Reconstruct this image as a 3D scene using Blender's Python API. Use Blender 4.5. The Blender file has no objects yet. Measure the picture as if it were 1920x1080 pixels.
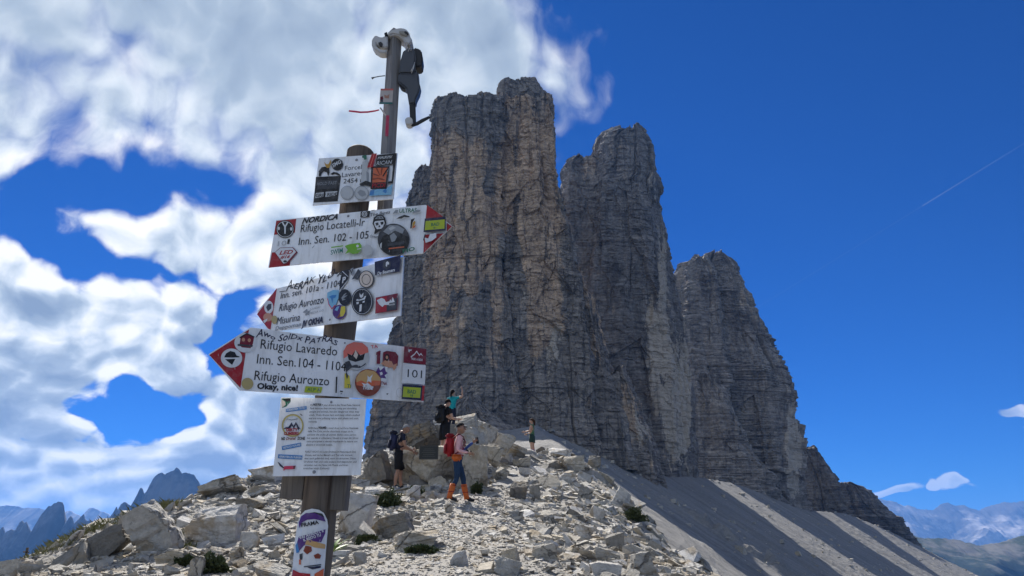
import bpy, bmesh, math, random
import numpy as np
from mathutils import Vector, Matrix, Euler

# ------------------------------------------------------------------ camera, sky, sun, exposure
SC = bpy.context.scene
COL = SC.collection
EYE = Vector((0.0, 0.0, 1.6))
PITCH = math.radians(18.8)
FPX = 1386.0                       # focal length in pixels of the 1920 px wide photograph
cam_data = bpy.data.cameras.new('camera')
cam_data.sensor_width = 36.0
cam_data.lens = 36.0 * FPX / 1920.0
cam_data.clip_start = 0.05
cam_data.clip_end = 60000.0
cam = bpy.data.objects.new('camera', cam_data)
cam.location = EYE
cam.rotation_euler = (math.pi / 2 + PITCH, 0, 0)
COL.objects.link(cam)
SC.camera = cam
SC.view_settings.view_transform = 'Standard'
SC.view_settings.look = 'None'
SC.view_settings.gamma = 1.0
SC.view_settings.exposure = 0.95
SC.view_settings.use_curve_mapping = False
SC.cycles.use_denoising = True
SC.cycles.max_bounces = 6
SC.cycles.diffuse_bounces = 3
SC.cycles.glossy_bounces = 2
SC.cycles.volume_bounces = 0
SC.cycles.transparent_max_bounces = 8
SC.cycles.sample_clamp_indirect = 8.0

SUN_AZ = math.radians(-16.0)       # compass angle from +Y, positive towards +X
SUN_EL = math.radians(41.5)
SUN_DIR = Vector((math.sin(SUN_AZ) * math.cos(SUN_EL), math.cos(SUN_AZ) * math.cos(SUN_EL), math.sin(SUN_EL)))
sun_data = bpy.data.lights.new('sun', 'SUN')
sun_data.energy = 5.0
sun_data.angle = math.radians(0.53)
sun_data.color = (1.0, 0.955, 0.89)
sun = bpy.data.objects.new('sun', sun_data)
sun.rotation_euler = (-SUN_DIR).to_track_quat('-Z', 'Y').to_euler()
sun.location = (0, 0, 60)
COL.objects.link(sun)


def pix_dir(px, py):
    cx, cy = (px - 960.0) / FPX, (540.0 - py) / FPX
    c, s = math.cos(PITCH), math.sin(PITCH)
    return Vector((cx, c - cy * s, s + cy * c))


def at(px, py, Y):
    """The world point at depth Y that the photograph shows at pixel (px, py)."""
    d = pix_dir(px, py)
    return EYE + d * (Y / d.y)


def azel(px, py):
    d = pix_dir(px, py).normalized()
    return math.atan2(d.x, d.y), math.asin(d.z)


class NT:
    """Small node-tree writer."""
    def __init__(self, tree):
        self.t = tree
        tree.nodes.clear()
    def n(self, kind, **kw):
        nd = self.t.nodes.new(kind)
        for k, v in kw.items():
            setattr(nd, k, v)
        return nd
    def put(self, sock, v):
        if v is None:
            return
        if isinstance(v, bpy.types.NodeSocket):
            self.t.links.new(v, sock)
        else:
            if hasattr(sock, 'default_value'):
                dv = sock.default_value
                if hasattr(dv, '__len__') and isinstance(v, (int, float)):
                    v = [v] * len(dv)
                if hasattr(dv, '__len__') and len(dv) == 4 and len(v) == 3:
                    v = tuple(v) + (1.0,)
                sock.default_value = v
    def math(self, op, a, b=None, c=None, clamp=False):
        nd = self.n('ShaderNodeMath', operation=op, use_clamp=clamp)
        for i, v in enumerate((a, b, c)):
            self.put(nd.inputs[i], v)
        return nd.outputs[0]
    def vec(self, op, a, b=None, scale=None):
        nd = self.n('ShaderNodeVectorMath', operation=op)
        self.put(nd.inputs[0], a)
        self.put(nd.inputs[1], b)
        if scale is not None:
            self.put(nd.inputs['Scale'], scale)
        return nd.outputs['Value'] if op in ('DOT_PRODUCT', 'LENGTH', 'DISTANCE') else nd.outputs[0]
    def noise(self, v, scale=1.0, detail=4.0, rough=0.55, dist=0.0, lac=2.0):
        nd = self.n('ShaderNodeTexNoise')
        self.put(nd.inputs['Vector'], v)
        for k, x in (('Scale', scale), ('Detail', detail), ('Roughness', rough), ('Distortion', dist), ('Lacunarity', lac)):
            self.put(nd.inputs[k], x)
        return nd.outputs['Fac']
    def voronoi(self, v, scale=1.0, feature='F1', rnd=1.0, out='Distance'):
        nd = self.n('ShaderNodeTexVoronoi', feature=feature)
        self.put(nd.inputs['Vector'], v)
        self.put(nd.inputs['Scale'], scale)
        self.put(nd.inputs['Randomness'], rnd)
        return nd.outputs[out]
    def ramp(self, f, stops, interp='LINEAR'):
        nd = self.n('ShaderNodeValToRGB')
        cr = nd.color_ramp
        cr.interpolation = interp
        while len(cr.elements) < len(stops):
            cr.elements.new(0.5)
        for e, (p, c) in zip(cr.elements, stops):
            e.position = p
            e.color = tuple(c) + (1.0,) if len(c) == 3 else c
        self.put(nd.inputs[0], f)
        return nd.outputs[0]
    def mix(self, f, a, b, mode='MIX'):
        nd = self.n('ShaderNodeMix', data_type='RGBA', blend_type=mode)
        self.put(nd.inputs['Factor'], f)
        self.put(nd.inputs[6], a)
        self.put(nd.inputs[7], b)
        return nd.outputs[2]
    def mapr(self, v, a, b, c=0.0, d=1.0, smooth=False):
        nd = self.n('ShaderNodeMapRange', interpolation_type='SMOOTHSTEP' if smooth else 'LINEAR')
        for i, x in enumerate((v, a, b, c, d)):
            self.put(nd.inputs[i], x)
        return nd.outputs[0]
    def mapping(self, v, scale=(1, 1, 1), loc=(0, 0, 0), rot=(0, 0, 0)):
        nd = self.n('ShaderNodeMapping')
        self.put(nd.inputs['Vector'], v)
        nd.inputs['Scale'].default_value = scale
        nd.inputs['Location'].default_value = loc
        nd.inputs['Rotation'].default_value = rot
        return nd.outputs[0]
    def comb(self, x, y, z):
        nd = self.n('ShaderNodeCombineXYZ')
        for i, v in enumerate((x, y, z)):
            self.put(nd.inputs[i], v)
        return nd.outputs[0]
    def attr(self, name):
        return self.n('ShaderNodeAttribute', attribute_name=name).outputs['Fac']


# ------------------------------------------------------------------ world: clear mountain sky with cumulus
world = bpy.data.worlds.new('World')
SC.world = world
world.use_nodes = True
world.cycles.sampling_method = 'AUTOMATIC'
W = NT(world.node_tree)
tc = W.n('ShaderNodeTexCoord').outputs['Generated']
sky = W.n('ShaderNodeTexSky', sky_type='NISHITA')
sky.sun_disc = False
sky.sun_elevation = SUN_EL
sky.sun_rotation = SUN_AZ
sky.altitude = 2454.0
sky.air_density = 1.0
sky.dust_density = 0.2
sky.ozone_density = 3.0
sep = W.n('ShaderNodeSeparateXYZ')
W.put(sep.inputs[0], tc)
dx, dy, dz = sep.outputs
az = W.math('ARCTAN2', dx, dy)
el = W.math('ARCSINE', dz)
dirn = W.comb(az, el, 0.0)          # compass angle and height above the horizon, radians
ly = W.math('MULTIPLY', W.math('LOGARITHM', W.math('ADD', W.math('MAXIMUM', el, -0.1), 0.62), 2.718), 1.15)


def noise2(v, scale, detail, rough, kind='FBM', color=False):
    nd = W.n('ShaderNodeTexNoise', noise_dimensions='2D', noise_type=kind)
    nd.normalize = True
    W.put(nd.inputs['Vector'], v)
    nd.inputs['Scale'].default_value = scale
    nd.inputs['Detail'].default_value = detail
    nd.inputs['Roughness'].default_value = rough
    return nd.outputs['Color' if color else 'Fac']


wrp = W.vec('SUBTRACT', noise2(dirn, 6.0, 3.0, 0.55, color=True), (0.5, 0.5, 0.5))
dstir = W.vec('ADD', dirn, W.vec('MULTIPLY', wrp, (0.20, 0.12, 0.0)))
pcl = W.vec('ADD', W.comb(az, ly, 0.0), W.vec('SCALE', wrp, scale=0.085))


def blob_raw(px, py, rx, ry):
    a0, e0 = azel(px, py)
    nd = W.n('ShaderNodeVectorMath', operation='MULTIPLY_ADD')
    W.put(nd.inputs[0], dstir)
    sx, sy = 1 / math.radians(rx), 1 / math.radians(ry)
    nd.inputs[1].default_value = (sx, sy, 0)
    nd.inputs[2].default_value = (-a0 * sx, -e0 * sy, 0)
    r2 = W.vec('DOT_PRODUCT', nd.outputs[0], nd.outputs[0])
    return W.math('POWER', 0.3679, r2)


def banks(lst):
    o = None
    for (px, py, rx, ry, amp) in lst:
        b = W.math('MULTIPLY', blob_raw(px, py, rx, ry), amp)
        o = b if o is None else W.math('MAXIMUM', o, b)
    return o


def puffs(p, scale):
    nd = W.n('ShaderNodeTexVoronoi', voronoi_dimensions='2D', feature='F1')
    W.put(nd.inputs['Vector'], p)
    nd.inputs['Scale'].default_value = scale
    return W.math('SUBTRACT', 1.0, nd.outputs['Distance'])


def field(p):
    return W.math('ADD', W.math('MULTIPLY', noise2(p, 4.2, 8.0, 0.58), 0.66), W.math('ADD', W.math('MULTIPLY', puffs(p, 10.0), 0.22), W.math('MULTIPLY', puffs(W.vec('ADD', p, (3.3, 1.1, 0)), 23.0), 0.13)))


f0 = field(pcl)
f1 = field(W.vec('ADD', pcl, (-0.010, 0.024, 0.0)))
cover = banks([
    (380, 40, 26, 12.5, 1.35), (820, 20, 14, 13, 1.35), (120, 190, 13, 6.5, 1.1), (680, 230, 10, 11, 1.15), (1030, 100, 5.0, 9, 0.95),
    (600, 360, 8, 7, 1.0),
    (370, 440, 11, 4.2, 1.05), (500, 490, 6, 3.4, 0.9), (220, 400, 5, 2.0, 0.6),
    (130, 620, 14, 5.2, 1.15), (320, 600, 5.0, 4.6, 1.1), (20, 770, 9, 7, 1.25), (430, 800, 9, 5.6, 1.25), (180, 915, 22, 5.0, 1.6), (570, 800, 8, 8, 1.2), (300, 680, 8, 3, 0.9),
    (705, 610, 3.4, 3.2, 1.0),
    (1590, 842, 1.6, 0.6, 0.84), (1668, 832, 1.4, 0.7, 0.90), (1700, 872, 1.0, 0.35, 0.74), (1845, 768, 1.5, 0.5, 0.70), (1900, 800, 1.6, 0.55, 0.66), (1880, 925, 3.0, 0.45, 0.60), (1650, 922, 1.8, 0.4, 0.80), (1740, 925, 0.8, 0.35, 0.7), (1810, 918, 1.2, 0.45, 0.8),
])
# behind and beside the viewer the broken cumulus carries on, unseen and thickened to brighten the shaded rock
cover = W.math('MAXIMUM', cover, W.math('MULTIPLY', W.math('SUBTRACT', 0.45, dy), 1.6, clamp=True))
gaps = banks([(215, 370, 6.0, 1.8, 0.42), (40, 425, 5, 2.6, 0.5), (455, 575, 3.0, 1.4, 0.5), (520, 540, 3, 1.6, 0.4), (240, 762, 3.0, 1.0, 0.6), (420, 650, 1.4, 2.0, 0.4)])
dens = W.math('SUBTRACT', W.math('ADD', W.math('MULTIPLY', W.math('SUBTRACT', f0, 0.56), W.mapr(el, 0.25, 0.55, 3.0, 1.9)), cover), W.math('ADD', gaps, 0.44))
soft = W.mapr(el, 0.22, 0.55, 0.17, 0.60)
alpha = W.mapr(dens, 0.0, soft, 0.0, 1.0, smooth=True)
thick = W.mapr(dens, 0.1, 1.1, 0.0, 1.0)
lit = W.math('MULTIPLY', W.math('SUBTRACT', f0, f1), W.mapr(el, 0.25, 0.55, 5.5, 1.7))
n_mid = noise2(W.vec('ADD', pcl, (3.1, 0.7, 0)), 3.4, 3.0, 0.5)
shade = W.math('ADD', W.math('ADD', W.math('SUBTRACT', 0.86, W.math('MULTIPLY', thick, 0.66)), lit), W.math('MULTIPLY', W.math('SUBTRACT', n_mid, 0.5), W.mapr(el, 0.3, 0.55, 0.9, 0.6)), clamp=True)
ccol = W.ramp(shade, [(0.0, (0.25, 0.33, 0.45)), (0.4, (0.40, 0.49, 0.60)), (0.72, (0.70, 0.77, 0.84)), (1.0, (1.0, 1.0, 1.0))])
# contrail: a thin great-circle streak high in the clear part
p0, p1 = pix_dir(1728, 387).normalized(), pix_dir(1915, 272).normalized()
nrm = p0.cross(p1).normalized()
along = (p1 - p0).normalized()
off = W.math('ABSOLUTE', W.vec('DOT_PRODUCT', tc, tuple(nrm)))
tt = W.mapr(W.vec('DOT_PRODUCT', tc, tuple(along)), p0.dot(along), p1.dot(along))
line = W.math('MULTIPLY', W.mapr(off, 0.0, 0.0012, 1.0, 0.0, smooth=True), W.math('MULTIPLY', W.mapr(tt, -0.005, 0.02), W.mapr(tt, 0.0, 1.2, 0.12, 0.015)))
bg_sky = W.n('ShaderNodeBackground')
SKYK = 0.050
W.put(bg_sky.inputs['Color'], W.mix(line, W.mix(1.0, sky.outputs[0], (0.045, 0.36, 0.90), 'MULTIPLY'), (6.5, 7.2, 8.0)))
bg_sky.inputs['Strength'].default_value = SKYK
bg_cl = W.n('ShaderNodeBackground')
W.put(bg_cl.inputs['Color'], ccol)
bg_cl.inputs['Strength'].default_value = 0.58
mixs = W.n('ShaderNodeMixShader')
W.put(mixs.inputs[0], W.math('MULTIPLY', alpha, W.mapr(az, 0.36, 0.46, 1.0, 0.55)))
W.t.links.new(bg_sky.outputs[0], mixs.inputs[1])
W.t.links.new(bg_cl.outputs[0], mixs.inputs[2])
wo = W.n('ShaderNodeOutputWorld')
W.t.links.new(mixs.outputs[0], wo.inputs['Surface'])

# ------------------------------------------------------------------ numpy noise
def _h(ix, iy, iz, seed):
    h = (ix.astype(np.int64) * 374761393 + iy.astype(np.int64) * 668265263 + iz.astype(np.int64) * 2147483647 + seed * 1274126177) & 0xffffffff
    h = ((h ^ (h >> 13)) * 1274126177) & 0xffffffff
    h = (h ^ (h >> 16)) & 0xffffff
    return h.astype(np.float32) / np.float32(0xffffff)


def cell(a, b=0, seed=0):
    a = np.asarray(a)
    b = np.asarray(b) + np.zeros_like(a)
    return _h(np.floor(a), np.floor(b), np.zeros_like(a), seed)


def vnoise(x, y, z=0.0, seed=0):
    x = np.asarray(x, dtype=np.float32)
    y = np.asarray(y, dtype=np.float32) + np.zeros_like(x)
    z = np.asarray(z, dtype=np.float32) + np.zeros_like(x)
    fx, fy, fz = np.floor(x), np.floor(y), np.floor(z)
    u, v, w = x - fx, y - fy, z - fz
    u = u * u * (3 - 2 * u); v = v * v * (3 - 2 * v); w = w * w * (3 - 2 * w)
    ix, iy, iz = fx.astype(np.int64), fy.astype(np.int64), fz.astype(np.int64)
    def c(a, b, d):
        return _h(ix + a, iy + b, iz + d, seed)
    x00 = c(0, 0, 0) * (1 - u) + c(1, 0, 0) * u
    x10 = c(0, 1, 0) * (1 - u) + c(1, 1, 0) * u
    x01 = c(0, 0, 1) * (1 - u) + c(1, 0, 1) * u
    x11 = c(0, 1, 1) * (1 - u) + c(1, 1, 1) * u
    return (x00 * (1 - v) + x10 * v) * (1 - w) + (x01 * (1 - v) + x11 * v) * w


def fbm(x, y, z=0.0, octv=4, seed=0, gain=0.5):
    o, amp, f, tot = 0.0, 1.0, 1.0, 0.0
    for k in range(octv):
        o = o + amp * (vnoise(np.asarray(x) * f, np.asarray(y) * f, np.asarray(z) * f, seed + k * 17) - 0.5)
        tot += amp
        amp *= gain
        f *= 2.03
    return o / tot * 2.0            # about -1 .. 1


def facets(a, b, sa, sb, seed, jit=0.85):
    """Fractured surface: tilted flat facets of about sa x sb metres and the distance to their joints."""
    u, v = np.asarray(a, np.float32) / sa, np.asarray(b, np.float32) / sb
    iu, iv = np.floor(u), np.floor(v)
    d1 = np.full(u.shape, 9.0, np.float32); d2 = d1.copy(); out = np.zeros_like(d1)
    z0 = np.zeros_like(iu)
    for p in (-1, 0, 1):
        for q in (-1, 0, 1):
            cu, cv = iu + p, iv + q
            du = u - (cu + 0.5 + (_h(cu, cv, z0, seed) - 0.5) * jit)
            dv = v - (cv + 0.5 + (_h(cu, cv, z0, seed + 1) - 0.5) * jit)
            d = du * du + dv * dv
            val = (_h(cu, cv, z0, seed + 2) - 0.5) + (_h(cu, cv, z0, seed + 3) - 0.5) * du * 1.5 + (_h(cu, cv, z0, seed + 4) - 0.65) * dv * 1.1
            m = d < d1
            d2 = np.where(m, d1, np.minimum(d2, d))
            out = np.where(m, val, out)
            d1 = np.where(m, d, d1)
    return out, np.sqrt(d2) - np.sqrt(d1)


# ------------------------------------------------------------------ mesh helpers
def mesh_np(name, verts, faces, mats=(), smooth=False, midx=None, attrs=None):
    verts = np.asarray(verts, dtype=np.float32).reshape(-1, 3)
    faces = np.asarray(faces, dtype=np.int32)
    k = faces.shape[1]
    me = bpy.data.meshes.new(name)
    me.vertices.add(len(verts)); me.vertices.foreach_set('co', verts.ravel())
    me.loops.add(faces.size); me.loops.foreach_set('vertex_index', faces.ravel())
    me.polygons.add(len(faces)); me.polygons.foreach_set('loop_start', np.arange(0, faces.size, k, dtype=np.int32))
    for m in mats:
        me.materials.append(m)
    if midx is not None:
        me.polygons.foreach_set('material_index', np.asarray(midx, dtype=np.int32))
    me.polygons.foreach_set('use_smooth', np.full(len(faces), smooth))
    me.update(calc_edges=True)
    for an, av in (attrs or {}).items():
        a = me.attributes.new(an, 'FLOAT', 'POINT')
        a.data.foreach_set('value', np.asarray(av, dtype=np.float32).ravel())
    me.validate()
    return me


def grid_faces(nu, nv, wrap=False):
    """Quads of a grid stored as index v * nu + u."""
    uu = np.arange(nu if wrap else nu - 1)
    vv = np.arange(nv - 1)
    U, V = np.meshgrid(uu, vv)
    U2 = (U + 1) % nu
    return np.stack([V * nu + U, V * nu + U2, (V + 1) * nu + U2, (V + 1) * nu + U], -1).reshape(-1, 4)


def link(name, me, parent=None, label=None, cat=None, group=None, kind=None):
    o = bpy.data.objects.new(name, me)
    COL.objects.link(o)
    if parent is not None:
        o.parent = parent
    if label: o['label'] = label
    if cat: o['category'] = cat
    if group: o['group'] = group
    if kind: o['kind'] = kind
    return o


def empty(name, loc, label, cat, group=None, kind=None):
    o = link(name, None, None, label, cat, group, kind)
    o.location = loc
    o.empty_display_size = 0.2
    return o


# ------------------------------------------------------------------ materials
MATS = {}


def pbr(name, color, rough=0.8, metal=0.0, spec=0.3):
    if name in MATS:
        return MATS[name]
    m = bpy.data.materials.new(name)
    m.use_nodes = True
    T = NT(m.node_tree)
    b = T.n('ShaderNodeBsdfPrincipled')
    out = T.n('ShaderNodeOutputMaterial')
    T.t.links.new(b.outputs[0], out.inputs[0])
    b.inputs['Base Color'].default_value = tuple(color) + (1.0,)
    b.inputs['Roughness'].default_value = rough
    b.inputs['Metallic'].default_value = metal
    b.inputs['Specular IOR Level'].default_value = spec
    MATS[name] = m
    m['_'] = 1
    return m


def nodes_of(m):
    """(writer that appends, principled node)"""
    T = NT.__new__(NT)
    T.t = m.node_tree
    return T, next(n for n in m.node_tree.nodes if n.type == 'BSDF_PRINCIPLED')


def bump(T, b, h, strength=0.5, dist=0.1):
    bn = T.n('ShaderNodeBump')
    bn.inputs['Strength'].default_value = strength
    bn.inputs['Distance'].default_value = dist
    T.put(bn.inputs['Height'], h)
    T.t.links.new(bn.outputs[0], b.inputs['Normal'])


def rock_mat(name, grey, ochre, dark, scale=1.0, streak=1.0, pale=None):
    """Layered dolomite: grey and ochre patches (attribute 'ochre'), pale fresh scars ('pale'), dark water streaks, fine beds."""
    m = pbr(name, grey, 0.92, 0, 0.15)
    T, b = nodes_of(m)
    P = T.n('ShaderNodeTexCoord').outputs['Object']
    n1 = T.noise(T.mapping(P, (1, 1, 0.45)), scale=0.045 * scale, detail=8, rough=0.68)
    n2 = T.noise(P, scale=0.30 * scale, detail=6, rough=0.7)
    patch = T.noise(T.mapping(P, (1.0, 1.0, 0.3)), scale=0.10 * scale, detail=7, rough=0.72, dist=0.3)
    och = T.math('ADD', T.attr('ochre'), T.math('MULTIPLY', T.math('SUBTRACT', n1, 0.5), 2.4))
    och = T.mapr(och, 0.24, 0.44, 0, 1, smooth=True)
    c = T.mix(och, grey, ochre)
    c = T.mix(T.mapr(patch, 0.52, 0.60, 0, 0.75, smooth=True), c, T.mix(1.0, c, (1.38, 1.36, 1.32), 'MULTIPLY'))
    c = T.mix(T.mapr(patch, 0.46, 0.38, 0, 0.8, smooth=True), c, T.mix(1.0, c, (0.52, 0.52, 0.54), 'MULTIPLY'))
    c = T.mix(T.mapr(n2, 0.32, 0.68, 0, 1), T.mix(1.0, c, (0.70, 0.70, 0.72), 'MULTIPLY'), T.mix(1.0, c, (1.24, 1.22, 1.18), 'MULTIPLY'))
    beds = T.noise(T.mapping(P, (0.03 * scale, 0.03 * scale, 0.5 * scale)), scale=1.0, detail=8, rough=0.75)
    c = T.mix(T.mapr(beds, 0.42, 0.58, 0.0, 0.75), c, T.mix(1.0, c, (0.56, 0.56, 0.58), 'MULTIPLY'))
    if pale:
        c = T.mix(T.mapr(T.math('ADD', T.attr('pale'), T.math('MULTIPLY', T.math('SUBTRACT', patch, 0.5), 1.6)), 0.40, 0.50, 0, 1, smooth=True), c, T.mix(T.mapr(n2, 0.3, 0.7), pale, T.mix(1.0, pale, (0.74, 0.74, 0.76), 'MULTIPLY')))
    st = T.noise(T.mapping(P, (0.16 * scale, 0.16 * scale, 0.010 * scale)), scale=1.0, detail=6, rough=0.66, dist=0.5)
    c = T.mix(T.math('MULTIPLY', T.mapr(st, 0.53, 0.62, 0, 1, smooth=True), 0.8 * streak), c, dark)
    T.put(b.inputs['Base Color'], c)
    fine = T.noise(T.mapping(P, (0.7 * scale, 0.7 * scale, 1.0 * scale)), scale=1.0, detail=8, rough=0.74)
    bump(T, b, T.math('ADD', fine, T.math('MULTIPLY', beds, 0.6)), 0.7, 1.2 / scale)
    return m


def srgb(r, g, b, k=1.0):
    f = lambda c: ((c / 255.0) / 12.92 if c / 255.0 <= 0.04045 else (((c / 255.0) + 0.055) / 1.055) ** 2.4) * k
    return (f(r), f(g), f(b))


INK = {'black': (22, 22, 26), 'white': (226, 228, 230), 'red': (170, 26, 38), 'navy': (26, 28, 62), 'lime': (178, 192, 44), 'green': (120, 182, 46), 'teal': (20, 120, 110),
       'blue': (58, 132, 196), 'sky': (130, 190, 222), 'gold': (186, 168, 112), 'grey': (150, 154, 158), 'pale': (196, 198, 198), 'orange': (214, 104, 62), 'brown': (134, 58, 34), 'tan': (206, 164, 104),
       'pink': (232, 120, 104), 'maroon': (120, 20, 44), 'purple': (84, 40, 120), 'skin': (206, 150, 120), 'cream': (222, 206, 190), 'dgreen': (40, 110, 84), 'dark': (58, 60, 66), 'yellow': (222, 204, 60), 'ochre': (196, 150, 60), 'rose': (214, 60, 92)}


def ink(c):
    new = 'print_' + c not in MATS
    m = pbr('print_' + c, srgb(*INK[c], 0.86), 0.5, 0, 0.35)
    if new:                         # sun-faded, scuffed print
        col = srgb(*INK[c], 0.86)
        T, b = nodes_of(m)
        P = T.n('ShaderNodeNewGeometry').outputs['Position']
        n = T.noise(P, scale=34, detail=6, rough=0.72)
        sc = T.noise(T.mapping(P, (1, 1, 0.25)), scale=120, detail=3, rough=0.6)
        cc = T.mix(T.mapr(n, 0.42, 0.70, 0, 0.55, smooth=True), col, tuple(x * 0.62 + 0.10 for x in col))
        cc = T.mix(T.mapr(sc, 0.66, 0.72, 0, 0.6, smooth=True), cc, (0.45, 0.45, 0.45))
        T.put(b.inputs['Base Color'], cc)
    return m



def tube_mesh(name, pts, radii, mat, seg=12, cap=True, flat=1.0):
    """A tube along 3D points with a radius at each."""
    V, Fq = [], []
    pts = [Vector(p) for p in pts]
    up0 = Vector((0.13, 0.97, 0.2))
    for i, p in enumerate(pts):
        t = (pts[min(i + 1, len(pts) - 1)] - pts[max(i - 1, 0)]).normalized()
        a = t.cross(up0 if abs(t.dot(up0)) < 0.95 else Vector((1, 0, 0))).normalized()
        b2 = t.cross(a)
        for k in range(seg):
            an = 2 * math.pi * k / seg
            V.append(p + (a * math.cos(an) + b2 * math.sin(an) * flat) * radii[i])
    n = len(pts)
    for i in range(n - 1):
        for k in range(seg):
            Fq.append((i * seg + k, i * seg + (k + 1) % seg, (i + 1) * seg + (k + 1) % seg, (i + 1) * seg + k))
    if cap:
        Fq.append(tuple(range(seg))[::-1])
        Fq.append(tuple((n - 1) * seg + k for k in range(seg)))
    me = bpy.data.meshes.new(name)
    me.from_pydata([tuple(v) for v in V], [], Fq)
    me.materials.append(mat)
    for p in me.polygons:
        p.use_smooth = len(p.vertices) == 4
    me.update()
    return me


def box_mesh(name, size, mat, bev=0.003, mtx=None):
    bm = bmesh.new()
    bmesh.ops.create_cube(bm, size=1.0)
    bmesh.ops.scale(bm, vec=size, verts=bm.verts)
    if bev:
        bmesh.ops.bevel(bm, geom=list(bm.edges), offset=bev, segments=1, affect='EDGES')
    if mtx is not None:
        bm.transform(mtx)
    me = bpy.data.meshes.new(name)
    bm.to_mesh(me); bm.free()
    me.materials.append(mat)
    return me



# ------------------------------------------------------------------ rock towers
GREY = (0.30, 0.266, 0.230)
OCHRE = (0.56, 0.415, 0.29)
DARK = (0.085, 0.08, 0.078)
PALE = (0.56, 0.48, 0.38)
M_T1 = rock_mat('dolomite_near', GREY, OCHRE, DARK, 2.0, 1.0, PALE)
M_T2 = rock_mat('dolomite_mid', (0.262, 0.244, 0.226), (0.46, 0.38, 0.30), DARK, 1.5, 0.6, PALE)
M_T4 = rock_mat('dolomite_crag', (0.19, 0.178, 0.165), (0.30, 0.26, 0.21), DARK, 1.0, 0.6)
M_T3 = rock_mat('dolomite_far', (0.315, 0.290, 0.260), (0.48, 0.405, 0.32), DARK, 1.0, 0.6, (0.52, 0.46, 0.38))


def resample(poly, n, front_bias=2.2):
    """Closed plan polygon -> n points, denser along the sides that face the camera (low y)."""
    P = np.array(poly + [poly[0]], dtype=float)
    fine = []
    for a, b in zip(P[:-1], P[1:]):
        k = np.linspace(0, 1, 60, endpoint=False)[:, None]
        fine.append(a + (b - a) * k)
    F = np.concatenate(fine)
    for _ in range(10):             # soften the corners
        F = (np.roll(F, 1, 0) + F * 2 + np.roll(F, -1, 0)) / 4
    d = np.linalg.norm(np.roll(F, -1, 0) - F, axis=1)
    mid = (F[:, 1] + np.roll(F, -1, 0)[:, 1]) / 2
    wgt = d * np.where(mid < 0.66, front_bias, 0.35)
    cum = np.concatenate([[0], np.cumsum(wgt)])
    G = np.concatenate([F, F[:1]])
    s = np.linspace(0, cum[-1], n, endpoint=False)
    return np.stack([np.interp(s, cum, G[:, 0]), np.interp(s, cum, G[:, 1])], 1)


BOX = [(-1, 0.10), (-0.8, 0.0), (0.85, 0.0), (1, 0.12), (1, 0.9), (0.8, 1), (-0.8, 1), (-1, 0.9)]
PROW = [(-1, 0.42), (-0.85, 0.22), (0.1, 0.0), (0.45, 0.06), (1, 0.36), (1, 0.9), (0.8, 1), (-0.8, 1), (-1, 0.9)]
FLAT = [(-1, 0.14), (-0.94, 0.04), (-0.3, 0.015), (0.1, 0.0), (0.9, 0.02), (1, 0.10), (1, 0.9), (0.8, 1), (-0.8, 1), (-1, 0.9)]
PROWR = [(-1, 0.16), (-0.9, 0.06), (0.35, 0.0), (0.6, 0.08), (1, 0.66), (0.95, 0.95), (0.8, 1), (-0.8, 1), (-1, 0.9)]


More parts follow.
